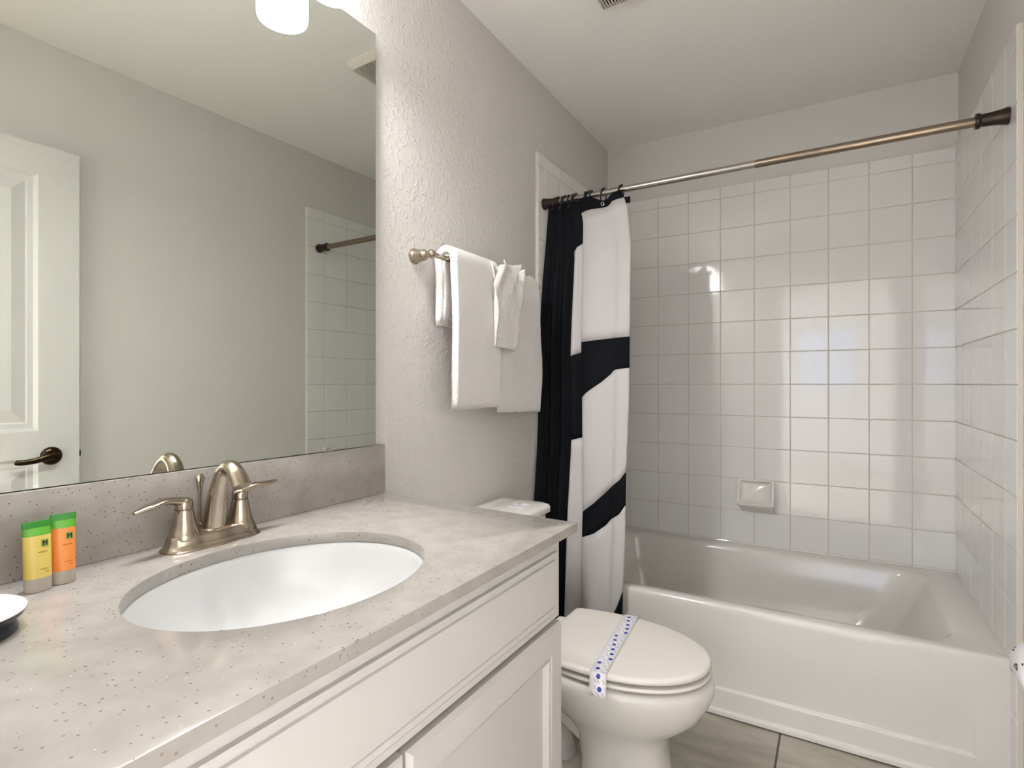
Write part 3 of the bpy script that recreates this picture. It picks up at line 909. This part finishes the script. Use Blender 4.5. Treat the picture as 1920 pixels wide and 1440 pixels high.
angs = sorted([i / 120 * 2 * PI for i in range(120)] + [math.atan2(p[1] - SCY, p[0] - SCX) % (2 * PI) for p in poly])
def inset(P, e):
    return [(P[0][0] + e, P[0][1] + e), (P[1][0] - e, P[1][1] + e), (P[2][0] - e, P[2][1] - e), (P[3][0] + e, P[3][1] - e)]
def oring(e, z):
    P = inset(poly, e)
    out = []
    for a in angs:
        x, y = ray_poly(a, poly)
        # clamp to inset polygon
        cx_ = min(max(x, P[0][0]), P[1][0])
        ym = P[3][1] + (P[2][1] - P[3][1]) * (cx_ - P[3][0]) / (P[2][0] - P[3][0])
        out.append((cx_, min(max(y, P[0][1]), ym), z))
    return out
def hring(e, z):
    out = []
    for a in angs:
        # angle of ray -> ellipse point along the same ray
        c, s_ = math.cos(a), math.sin(a)
        rx, ry = SRX + e, SRY + e
        t = 1 / math.sqrt((c / rx) ** 2 + (s_ / ry) ** 2)
        out.append((SCX + c * t, SCY + s_ * t, z))
    return out
g = G().loft([hring(0, ZC - 0.02), hring(0, ZC - 0.0025), hring(0.0008, ZC - 0.0008), hring(0.0025, ZC), oring(0.0022, ZC), oring(0.0007, ZC - 0.0007), oring(0, ZC - 0.0022), oring(0, ZC - 0.0185), oring(0.0015, ZC - 0.02), hring(0, ZC - 0.02)], False, False)
obj('counter_slab', g, M['quartz'], top, sharp=35)
BS = 0.020
g = G().box((0.0012, YF + 0.0015, ZC + 0.0003), (BS, 1.1275, 1.0014), 0.0012, 2)
obj('backsplash', g, M['quartz'], top, sharp=35)

# sink
sink = thing('sink', 'white oval undermount sink set in the countertop', 'sink', (SCX, SCY, ZC - 0.18))
def ering(k_, z, dx=0.0, e=0.0, n=72):
    return [(SCX + dx + (SRX * k_ + e) * math.cos(i / n * 2 * PI), SCY + (SRY * k_ + e) * math.sin(i / n * 2 * PI), z) for i in range(n)]
zs0 = ZC - 0.0206
g = G().loft([ering(1, zs0 - 0.012, e=0.022), ering(1, zs0, e=0.022), ering(1, zs0, e=0.003), ering(1, zs0 - 0.003, e=0.0), ering(0.985, zs0 - 0.012), ering(0.95, zs0 - 0.04), ering(0.88, zs0 - 0.075), ering(0.76, zs0 - 0.105), ering(0.58, zs0 - 0.128),
              ering(0.38, zs0 - 0.140), ering(0.16, zs0 - 0.145), ering(0.105, zs0 - 0.1465), ering(0.105, zs0 - 0.156)], False, True)
g.loft([ering(1, zs0 - 0.012, e=0.022), ering(1.0, zs0 - 0.02, e=0.01), ering(0.9, zs0 - 0.09, e=0.012), ering(0.6, zs0 - 0.145, e=0.012), ering(0.16, zs0 - 0.165)], False, True)
obj('sink_bowl', g, M['sink'], sink, sharp=50)
obj('sink_drain', G().lathe([(0.0195, 0), (0.0195, 0.003), (0.016, 0.006), (0.003, 0.008)], (SCX, SCY, zs0 - 0.1555), 'z', 24), M['nickel'], sink)

# ------------------------------------------------------------------ faucet
FX, FY = 0.070, 0.612
faucet = thing('faucet', 'brushed nickel two handle faucet behind the sink', 'faucet', (FX, FY, ZC))
def stadium(hl, r, z, n=14, pinch=0.0, cx_=FX):
    """long axis along y, half length hl incl. round ends"""
    P = []
    for s_, a0 in ((1, 0), (-1, PI)):
        for i in range(n + 1):
            a = a0 + i / n * PI
            P.append((cx_ + r * math.cos(a), FY + s_ * (hl - r) + r * math.sin(a), z))
    return P
def stad2(hl, r, z, pin):
    P = []
    N = 64
    for i in range(N):
        a = i / N * 2 * PI
        c, s_ = math.cos(a), math.sin(a)
        y = hl * math.copysign(abs(s_) ** 0.75, s_)
        wx = r * math.copysign(abs(c) ** 0.75, c)
        f_ = 1 - pin * math.exp(-((abs(y) - hl * 0.32) / (hl * 0.22)) ** 2)
        P.append((FX + wx * f_, FY + y, z))
    return P
g = G().loft([stad2(0.0925, 0.038, ZC + 0.0005, 0.10), stad2(0.0925, 0.038, ZC + 0.003, 0.10), stad2(0.0885, 0.034, ZC + 0.0065, 0.12), stad2(0.0855, 0.0305, ZC + 0.012, 0.14), stad2(0.083, 0.028, ZC + 0.020, 0.16), stad2(0.0815, 0.0268, ZC + 0.0250, 0.18), stad2(0.079, 0.0245, ZC + 0.0268, 0.2)], True, True)
obj('base', g, M['nickel'], faucet, sharp=60)
for s_ in (-1, 1):
    hy = FY + s_ * 0.0545
    g = G().lathe([(0.0250, 0.018), (0.0250, 0.0275), (0.0238, 0.029), (0.0195, 0.046), (0.0158, 0.068), (0.0145, 0.0715)], (FX, hy, ZC), 'z', 32)
    obj('handle_body', g, M['nickel'], faucet, sharp=50)
    g = G().lathe([(0.0132, 0.0712), (0.0150, 0.0726), (0.0150, 0.082), (0.0142, 0.088), (0.009, 0.0915), (0.002, 0.0925)], (FX, hy, ZC), 'z', 32)
    zt_ = ZC + 0.0845
    if s_ < 0:
        pth = catmull([(FX, hy + 0.006, zt_ - 0.002), (FX + 0.001, hy - 0.012, zt_ + 0.004), (FX + 0.004, hy - 0.036, zt_ + 0.008), (FX + 0.008, hy - 0.062, zt_ + 0.004), (FX + 0.012, hy - 0.088, zt_ - 0.002)], 5)
    else:
        pth = catmull([(FX, hy - 0.006, zt_ - 0.002), (FX + 0.001, hy + 0.012, zt_ + 0.005), (FX + 0.003, hy + 0.034, zt_ + 0.010), (FX + 0.005, hy + 0.056, zt_ + 0.010), (FX + 0.006, hy + 0.078, zt_ + 0.012)], 5)
    m_ = len(pth)
    wid = [lerp(1.0, 1.15, min(1, i / (m_ * .6))) if i < m_ * 0.72 else lerp(1.15, 0.35, (i / (m_ - 1) - 0.72) / 0.28) for i in range(m_)]
    thk = [lerp(0.9, 0.42, min(1, i / (m_ * 0.55))) if i < m_ * 0.8 else lerp(0.42, 0.22, (i / (m_ - 1) - 0.8) / 0.2) for i in range(m_)]
    g.tube(pth, 0.0115, 18, flat=(thk, wid), up=(0, 0, 1))
    obj('lever_handle', g, M['nickel'], faucet, sharp=50)
# spout
sp = catmull([(0.068, FY, 0.884), (0.077, FY, 0.926), (0.086, FY, 0.966), (0.101, FY, 1.000), (0.122, FY, 1.0135), (0.143, FY, 1.003), (0.160, FY, 0.981)], 7)
m_ = len(sp)
tt = [i / (m_ - 1) for i in range(m_)]
rx_ = [pw([(0, 0.023), (0.12, 0.0195), (0.35, 0.0155), (0.55, 0.0128), (0.75, 0.012), (1, 0.0118)], t) for t in tt]      # in the bend plane
fy_ = [pw([(0, 1.0), (0.35, 1.0), (0.55, 1.12), (0.8, 1.35), (1, 1.55)], t) for t in tt]
g = G().tube(sp, rx_, 28, flat=(1.0, fy_), up=(1, 0, 0))
spout = obj('spout', g, M['nickel'], faucet, sharp=60)
g = G().lathe([(0.026, 0.0215), (0.026, 0.0275), (0.0235, 0.0295)], (FX - 0.002, FY, ZC), 'z', 32)
obj('spout_collar', g, M['nickel'], faucet, sharp=50)
g = G().tube([(0.034, FY - 0.004, ZC + 0.02), (0.034, FY - 0.004, ZC + 0.085), (0.034, FY - 0.004, ZC + 0.108), (0.034, FY - 0.004, ZC + 0.119), (0.034, FY - 0.004, ZC + 0.126)], [0.0030, 0.0034, 0.0068, 0.0092, 0.004], 16, flat=(0.6, 1.0), up=(1, 0, 0))
obj('lift_rod', g, M['nickel'], faucet)

# ------------------------------------------------------------------ two small toiletry tubes
def toiletry(base, ang, h, hw_, gel, lab, grp, fill_lo, mark):
    """standing tube; base = centre on the counter, ang = direction of its wide axis in plan"""
    o = thing('toiletry_tube', lab, 'tube', base, grp)
    ux = V((math.cos(ang), math.sin(ang), 0)); nx = V((math.sin(ang), -math.cos(ang), 0))
    B = V(base)
    lean = nx * -0.004
    def ring(z, hw__, ht, n=28, p=2.4):
        P = []
        for i in range(n):
            a = i / n * 2 * PI
            c, s_ = math.cos(a), math.sin(a)
            P.append(B + ux * (hw__ * math.copysign(abs(c) ** (2 / p), c)) + nx * (ht * math.copysign(abs(s_) ** (2 / p), s_)) + lean * (z / h) + V((0, 0, z)))
        return P
    g_ = G().loft([ring(0.0005, hw_ * .93, .0105), ring(0.004, hw_ * .97, .0115), ring(fill_lo, hw_ * .97, .0115)], True, True)
    obj('clear_base', g_, M['clear_plastic'], o, sharp=50)['label'] = 'frosted clear bottom'
    g_ = G().loft([ring(fill_lo, hw_ * .975, .0116), ring(h * .5, hw_ * .99, .0095), ring(h * .80, hw_ * 1.0, .0065)], True, True)
    obj('body', g_, gel, o, sharp=50)
    g_ = G().loft([ring(h * .80, hw_ * 1.005, .0067), ring(h * .91, hw_ * 1.01, .0042)], True, True)
    obj('green_shoulder', g_, M['green'], o, sharp=50)
    g_ = G().loft([ring(h * .91, hw_ * 1.03, .003, p=6), ring(h, hw_ * 1.05, .0016, p=6)], True, True)
    obj('crimped_end', g_, M['green_dark'], o, sharp=50)
    # printing on the front, slightly proud
    def face(u, z, lift=0.0005):
        t = 0.0116 if z < fill_lo else pw([(fill_lo, .0116), (h * .5, .0095), (h * .8, .0065)], z)
        bulge = (1 - min(1, abs(u / hw_)) ** 2.4) ** (1 / 2.4)
        return B + ux * u + nx * (t * bulge + lift) + lean * (z / h) + V((0, 0, z))
    def patch(u0, u1, z0, z1, lift, nu=4):
        vv = [face(lerp(u0, u1, i / nu), z, lift) for z in (z0, z1) for i in range(nu + 1)]
        return vv, [(i, i + 1, nu + 2 + i, nu + 1 + i) for i in range(nu)]
    zc = h * .69
    u0 = hw_ * 0.16
    sq = G().add(*patch(u0 - 0.0005, u0 + 0.0085, zc - .0055, zc + .0045, .0004))
    obj('logo_square', sq, M['logo_green'], o, smooth=False)
    lg = G()
    for a, b in (((0.0018, -.004), (0.0018, .003)), ((0.0018, .003), (0.0040, -.001)), ((0.0040, -.001), (0.0062, .003)), ((0.0062, .003), (0.0062, -.004))):
        d = 0.0008
        lg.add([face(u0 + a[0] - d, zc + a[1], .0008), face(u0 + a[0] + d, zc + a[1], .0008), face(u0 + b[0] + d, zc + b[1], .0008), face(u0 + b[0] - d, zc + b[1], .0008)], [(0, 1, 2, 3)])
    obj('letter_m', lg, M['ink'], o, smooth=False)
    tx = G()
    x_ = -hw_ * 0.12
    for i in range(9):
        w_ = (0.0010, 0.0007, 0.0010, 0.0009, 0.0006, 0.0010, 0.0008, 0.0010, 0.0007)[i]
        tx.add(*patch(x_, x_ + w_, h * .555, h * .555 + 0.0018, .0005, 1)); x_ += w_ + 0.0004
    obj('lettering', tx, mark, o, smooth=False)
    tx = G()
    x_ = hw_ * 0.0
    for i in range(7):
        tx.add(*patch(x_, x_ + 0.0009, h * .315, h * .315 + 0.0014, .0005, 1)); x_ += 0.0014
    obj('lettering', tx, mark, o, smooth=False)
    tx = G()
    for i in range(3):
        tx.add(*patch(hw_ * .35 + i * .0014, hw_ * .35 + i * .0014 + .0009, h * .275, h * .275 + .0012, .0005, 1))
    obj('lettering', tx, mark, o, smooth=False)
    return o
toiletry((0.094, 0.338, ZC), math.radians(90), 0.100, 0.0165, M['yellow_gel'], 'small tube of yellow gel with green end on the counter', 'toiletry tubes', 0.020, M['ink_brown'])
toiletry((0.086, 0.3715, ZC), math.radians(80), 0.103, 0.0150, M['orange_gel'], 'small tube of orange gel with green end on the counter', 'toiletry tubes', 0.020, M['ink_red'])

# small footed dish
dish = thing('trinket_dish', 'round footed dish navy outside and white inside at the counter edge', 'dish', (0.200, 0.220, ZC))
def oval(k_, z, n=56, c=(0.200, 0.220)):
    return [(c[0] + 0.070 * k_ * math.cos(i / n * 2 * PI), c[1] + 0.068 * k_ * math.sin(i / n * 2 * PI), ZC + z) for i in range(n)]
g = G().loft([oval(0.87, 0.0005), oval(0.88, 0.003), oval(0.84, 0.0105), oval(0.83, 0.0125), oval(0.86, 0.0145), oval(0.95, 0.0195), oval(0.995, 0.0245), oval(1.0, 0.0262)], True, False)
obj('outer_shell', g, M['dish_navy'], dish, sharp=60)['label'] = 'navy outside and foot'
g = G().loft([oval(1.0, 0.0262), oval(1.0, 0.0275), oval(0.985, 0.0285), oval(0.96, 0.0272), oval(0.85, 0.0215), oval(0.6, 0.0175), oval(0.2, 0.0165)], False, True)
obj('inner_glaze', g, M['dish_white'], dish, sharp=60)['label'] = 'white glazed inside'

# ------------------------------------------------------------------ mirror (stands off the wall a little at its far end)
TILT = math.radians(1.1)
MX0, MY0, MY1, MZ0, MZ1 = 0.0065, YF + 0.012, 1.086, 1.0035, 2.1044
def mp(y, depth, z):
    return (MX0 + math.tan(TILT) * (y - 0.1) + depth, y, z)
mir = thing('mirror', 'large frameless wall mirror above the backsplash', 'mirror', mp(0.6, 0, MZ0))
g = G()
g.add([mp(MY0, 0, MZ0), mp(MY1, 0, MZ0), mp(MY1, 0, MZ1), mp(MY0, 0, MZ1)], [(0, 1, 2, 3)], 0)
b_ = -0.0045
g.add([mp(MY0, 0, MZ0), mp(MY1, 0, MZ0), mp(MY1, 0, MZ1), mp(MY0, 0, MZ1), mp(MY0, b_, MZ0), mp(MY1, b_, MZ0), mp(MY1, b_, MZ1), mp(MY0, b_, MZ1)],
      [(0, 1, 5, 4), (1, 2, 6, 5), (2, 3, 7, 6), (3, 0, 4, 7), (4, 5, 6, 7)], 1)
obj('mirror_glass', g, [M['mirror'], M['mirror_edge']], mir, smooth=False)
for (yy, zz, s_) in ((0.925, MZ0, 1), (0.30, MZ0, 1), (0.80, MZ1, -1)):
    p = mp(yy, 0, zz)
    g = G().box((p[0] - 0.008, yy - 0.009, zz - (0.0015 if s_ > 0 else 0.009)), (p[0] + 0.0045, yy + 0.009, zz + (0.009 if s_ > 0 else 0.0015)), 0.0015)
    obj('mirror_clip', g, M['clip'], mir)

# ------------------------------------------------------------------ vanity light over the mirror
LX, LZ = 0.113, 2.052
vl = thing('vanity_light', 'vanity lamp bar with glowing glass shades above the mirror', 'wall lamp', (0.0, 0.62, 2.26))
obj('back_plate', G().box((0.0005, 0.30, 2.235), (0.022, 0.94, 2.315), 0.004), M['nickel'], vl)
for yy in (0.866, 0.62, 0.374):
    g = G().tube(catmull([(0.02, yy, 2.275), (0.07, yy, 2.285), (0.105, yy, 2.27), (LX, yy, 2.235)], 5), 0.007, 12)
    g.lathe([(0.012, 0.045), (0.024, 0.035), (0.028, 0.02), (0.028, 0.0)], (LX, yy, 2.20), 'z', 24)
    obj('lamp_arm', g, M['nickel'], vl)
    g = G().lathe([(0.030, 0.152), (0.048, 0.148), (0.057, 0.135), (0.0590, 0.02), (0.0580, 0.003), (0.0565, 0.0), (0.054, 0.003), (0.0535, 0.02)], (LX, yy, LZ), 'z', 40)
    obj('lamp_shade', g, M['shade'], vl)
    g = G().lathe([(0.0525, 0.012), (0.050, 0.004), (0.040, 0.0015), (0.004, 0.001)], (LX, yy, LZ), 'z', 40)
    obj('bulb', g, M['bulb'], vl)

# ------------------------------------------------------------------ bath fan grille in the ceiling
fan = thing('ceiling_fan_grille', 'square white exhaust fan grille in the ceiling', 'vent', (0.52, 1.665, H))
fx0, fx1, fy0, fy1 = 0.408, 0.688, 1.535, 1.776
g = G().loft([rrect(fx0 - .002, fx1, fy0, fy1 - .006, 0.03, H), rrect(fx0 - .002, fx1, fy0, fy1 - .006, 0.03, H - 0.004), rrect(fx0 + 0.004, fx1 - 0.016, fy0 + 0.016, fy1 - 0.008, 0.02, H - 0.020), rrect(fx0 + 0.008, fx1 - 0.028, fy0 + 0.028, fy1 - 0.012, 0.012, H - 0.023), rrect(fx0 + 0.010, fx1 - 0.030, fy0 + 0.030, fy1 - 0.013, 0.012, H - 0.004)], False, True)
obj('grille_frame', g, M['white_plastic'], fan, sharp=40)
g = G()
nb = 26
for i in range(nb):
    x = lerp(fx0 + 0.003, fx1 - 0.034, i / (nb - 1))
    g.tube([(x, fy0 + 0.026, H - 0.022), (x, fy1 - 0.03, H - 0.0225), (x, fy1 - 0.010, H - 0.019), (x, fy1 - 0.002, H - 0.010), (x, fy1, H - 0.001)], 0.0026, 8)
obj('louvres', g, M['white_plastic'], fan)
obj('fan_housing', G().box((fx0 + 0.001, fy0 + 0.029, H - 0.008), (fx1 - 0.029, fy1 - 0.004, H - 0.0005)), M['dark'], fan, smooth=False)['label'] = 'dark plate painting in the shade behind the louvres'  # dark plate stands in for shade inside the grille

# ------------------------------------------------------------------ towel bar and towels
BX, BZ = 0.066, 1.548
bar = thing('towel_bar', 'brushed nickel towel bar on the wall above the toilet', 'towel bar', (0, 1.58, BZ))
for yy in (1.270, 1.925):
    g = G().lathe([(0.0235, 0.0005), (0.0235, 0.006), (0.0205, 0.010), (0.0185, 0.014), (0.0170, 0.030), (0.0165, 0.040), (0.013, 0.046), (0.0095, 0.051), (0.0105, 0.056), (0.0128, 0.064), (0.0128, 0.071), (0.009, 0.078), (0.002, 0.081)], (0, yy, BZ), 'x', 28)
    obj('bar_post', g, M['nickel'], bar, sharp=50)
obj('bar_tube', G().tube([(BX, 1.268, BZ), (BX, 1.927, BZ)], 0.0078, 20), M['nickel'], bar)

def drape(name, y0, y1, zf, zb, thick, r, label, bulge=0.0, sway=0.004, seed=0, xoff=0.0, ny=46, zf1=None, rnd=0.008, tops=None, wav=1.0, skew=0.0):
    """folded cloth over the bar: cross-section = thick path from back flap over the bar to the front flap"""
    zf1 = zf if zf1 is None else zf1
    rings = []
    for iy in range(ny + 1):
        t = iy / ny
        y = lerp(y0, y1, t)
        # rounding at the ends
        e = min(y - y0, y1 - y)
        th = thick * math.sqrt(max(0.02, 1 - (1 - min(1, e / rnd)) ** 2))
        zft = lerp(zf, zf1, t) + 0.0025 * noise.noise(V((y * 30, seed, 0)))
        zbt = zb + 0.006 * noise.noise(V((y * 12, seed + 5, 0)))
        up_ = tops(t) if tops else 0.0
        cen = []
        nback, narc, nfr = 8, 10, 26
        rr = r
        for i in range(nback):
            s = i / nback
            cen.append((BX - rr + 0.004 * math.sin(s * 3), lerp(zbt, BZ, s)))
        for i in range(narc):
            a = PI - PI * i / (narc - 1)
            cen.append((BX + rr * math.cos(a), BZ + (rr + up_) * math.sin(a)))
        for i in range(1, nfr + 1):
            s = i / nfr
            x = BX + rr + 0.006 * math.sin(s * PI * 0.9) + bulge * s
            x += sway * wav * noise.noise(V((y * 9, seed * 3.1, s * 2.2))) * min(1, s * 3)
            cen.append((x + xoff, lerp(BZ, zft, s)))
        P1, P2 = [], []
        for i, (x, z) in enumerate(cen):
            a, b = cen[max(i - 1, 0)], cen[min(i + 1, len(cen) - 1)]
            tx_, tz_ = b[0] - a[0], b[1] - a[1]
            L = math.hypot(tx_, tz_) or 1
            nx_, nz_ = -tz_ / L, tx_ / L
            endr = min(i, len(cen) - 1 - i)
            k_ = (0.55, 0.85)[endr] if endr < 2 else 1.0
            yy = y + skew * (BZ - z)
            jit = 0.0013 * noise.noise(V((y * 70, z * 70, seed)))
            P1.append((x + nx_ * (th / 2 * k_ + jit), yy, z + nz_ * th / 2 * k_))
            P2.append((x - nx_ * (th / 2 * k_ + jit), yy, z - nz_ * th / 2 * k_))
        rings.append(P1 + P2[::-1])
    g_ = G().loft(rings, True, True)
    return g_
# thick folded bath towel
tA = thing('bath_towel', 'thick white bath towel folded over the left half of the bar', 'towel', (0.1, 1.45, 1.1))
gA = drape('a', 1.332, 1.588, 1.094, 1.345, 0.022, 0.030, None, bulge=0.003, seed=2, zf1=1.088, rnd=0.006)
obj('towel_cloth', gA, M['towel'], tA, sharp=None)
gA2 = drape('a2', 1.345, 1.50, 1.086, 1.36, 0.008, 0.0135, None, bulge=0.004, seed=9, rnd=0.004)
obj('inner_fold', gA2, M['towel'], tA, sharp=None)
# hand towel on the right half
tB = thing('hand_towel', 'smooth white towel hanging on the right half of the bar', 'towel', (0.1, 1.75, 1.07))
def topsB(t):
    return 0.006 + 0.02 * math.exp(-((t - 0.62) / 0.1) ** 2) + 0.010 * math.exp(-((t - 0.85) / 0.08) ** 2) - 0.004 * smoothstep(.9, 1, t)
gB = drape('b', 1.594, 1.918, 1.070, 1.20, 0.009, 0.0160, None, bulge=0.004, seed=4, zf1=1.058, rnd=0.006, tops=topsB, sway=0.010)
obj('towel_cloth', gB, M['towel'], tB, sharp=None)
# washcloth gathered like a fan over the two towels
tC = thing('washcloth', 'small white washcloth bunched over the front of the hanging towels', 'washcloth', (0.13, 1.6, 1.29))
rings = []
ny, nz = 56, 40
zlo, zhi = 1.290, 1.552
front, backp = [], []
vv = []
for i in range(ny + 1):
    t = i / ny
    row = []
    for j in range(nz + 1):
        s = j / nz                       # 0 bottom 1 top
        pinch = smoothstep(0.55, 1.0, s)
        yl = lerp(1.533, 1.556, pinch) - 0.02 * smoothstep(.5, .8, s) * (1 - smoothstep(.8, 1, s))
        yr = lerp(1.690, 1.735, smoothstep(0.3, 0.85, s))
        y = lerp(yl, yr, t)
        z = lerp(zlo - 0.004 * t, zhi, s)
        pleat = math.sin(t * PI * 5.0 + 0.6 * math.sin(s * 4)) * 0.0085 * smoothstep(0.55, 0.95, s)
        crumple = 0.006 * noise.noise(V((y * 22, z * 16, 3.3))) + 0.0035 * noise.noise(V((y * 50, z * 36, 8.1)))
        x = 0.119 + 0.012 * math.sin(min(1, s * 1.1) * PI * 0.85) + pleat + crumple * (0.5 + 0.5 * s)
        x += -0.012 * smoothstep(0.85, 1.0, t) + 0.002
        z += 0.026 * smoothstep(0.6, 1, s) * math.sin(t * PI * 2.4 + 0.5) * 0.6 + 0.012 * pinch * t
        row.append(V((x, y, z)))
    vv.append(row)
g = G()
front_r = [[tuple(p) for p in row] for row in vv]
back_r = [[(0.1165 - 0.012 * smoothstep(0.85, 1.0, i / ny) + 0.004 * smoothstep(0.5, 0.9, j / nz), p.y * 0.985 + 1.61 * 0.015, p.z - 0.002) for j, p in enumerate(row)] for i, row in enumerate(vv)]
rings = [a + b[::-1] for a, b in zip(front_r, back_r)]
g.loft(rings, True, True)
# tufts standing up over the bar
def tuft(cy, cz, cx_, w_, h_, rot, seed):
    n1, n2 = 16, 10
    rr = []
    for i in range(n1 + 1):
        t = i / n1
        row = []
        for j in range(n2 + 1):
            s = j / n2
            y = cy + (t - 0.5) * w_ * (0.55 + 0.6 * s)
            z = cz + s * h_ + 0.006 * math.sin(t * 7 + seed)
            x = cx_ + 0.009 * math.sin(t * PI * 2.4 + seed + s * rot) + 0.004 * noise.noise(V((y * 40, z * 40, seed)))
            row.append((x, y, z))
        rr.append(row + [(p[0] - 0.005, p[1], p[2] - 0.001) for p in row[::-1]])
    return rr
obj('cloth', g, M['towel'], tC, sharp=None)
for a in ((1.560, 1.510, 0.106, 0.055, 0.056, 1.2, 1.0), (1.690, 1.490, 0.110, 0.13, 0.100, 0.8, 2.4)):
    obj('gathered_fold', G().loft(tuft(*a), True, True), M['towel'], tC, sharp=None)

# ------------------------------------------------------------------ toilet paper roll on the right wall
TPX, TPZ, TPY = 1.468, 0.560, 1.553
tp = thing('toilet_paper_roll', 'wrapped white toilet paper roll with black print on the right wall', 'toilet paper', (TPX, TPY, TPZ))
tp_r = 0.052
g = G().lathe([(0.004, -0.052), (0.018, -0.0515), (tp_r - 0.012, -0.0505), (tp_r - 0.003, -0.047), (tp_r, -0.041), (tp_r, 0.044), (tp_r - 0.003, 0.049), (tp_r - 0.012, 0.050), (0.010, 0.050)], (TPX, TPY, TPZ), 'y', 48)
obj('roll', g, M['paper'], tp, sharp=50)
def tp_side(ang, y):              # point on the wrapped side, degrees above the horizontal
    a = math.radians(ang)
    return (TPX - (tp_r + 0.0004) * math.cos(a), y, TPZ + (tp_r + 0.0004) * math.sin(a))
for (an, y, r) in ((29.2, 1.5917, 0.0022),(36.0, 1.5951, 0.0014),(28.0, 1.5218, 0.0024)):
    obj('printed_dot', G().add([tp_side(an + math.degrees(r / tp_r) * math.cos(i / 12 * 2 * PI), y + 2.2 * r * math.sin(i / 12 * 2 * PI)) for i in range(12)], [tuple(range(12))]), M['ink'], tp, smooth=False)
leaf_o = [(4.9, 1.5591), (15.6, 1.5511), (16.3, 1.542), (11.8, 1.5353), (4.1, 1.5328), (3.5, 1.5466)]
cu, cw = sum(p[0] for p in leaf_o) / len(leaf_o), sum(p[1] for p in leaf_o) / len(leaf_o)
leaf_i = [(lerp(p[0], cu, 0.6), lerp(p[1], cw, 0.6)) for p in leaf_o]
nl = len(leaf_o)
g = G().add([tp_side(*p) for p in leaf_o] + [tp_side(*p) for p in leaf_i], [(i, (i + 1) % nl, nl + (i + 1) % nl, nl + i) for i in range(nl)])
obj('printed_leaf', g, M['ink'], tp, smooth=False)['label'] = 'small black leaf outline'
hold = thing('toilet_paper_holder', 'nickel single arm toilet paper holder on the right wall behind the wrapped roll', 'toilet paper holder', (W, TPY + 0.075, TPZ))
g = G().tube(catmull([(W - 0.004, TPY + 0.075, TPZ), (TPX + 0.02, TPY + 0.075, TPZ), (TPX, TPY + 0.066, TPZ), (TPX, TPY + 0.0505, TPZ)], 5), 0.0068, 16)
obj('holder_arm', g, M['nickel'], hold)
g = G().lathe([(0.022, -0.0005), (0.022, -0.006), (0.012, -0.012)], (W, TPY + 0.075, TPZ), 'x', 24)
obj('wall_flange', g, M['nickel'], hold)

for o in list(bpy.data.objects):
    if '_org' in o:
        del o['_org']
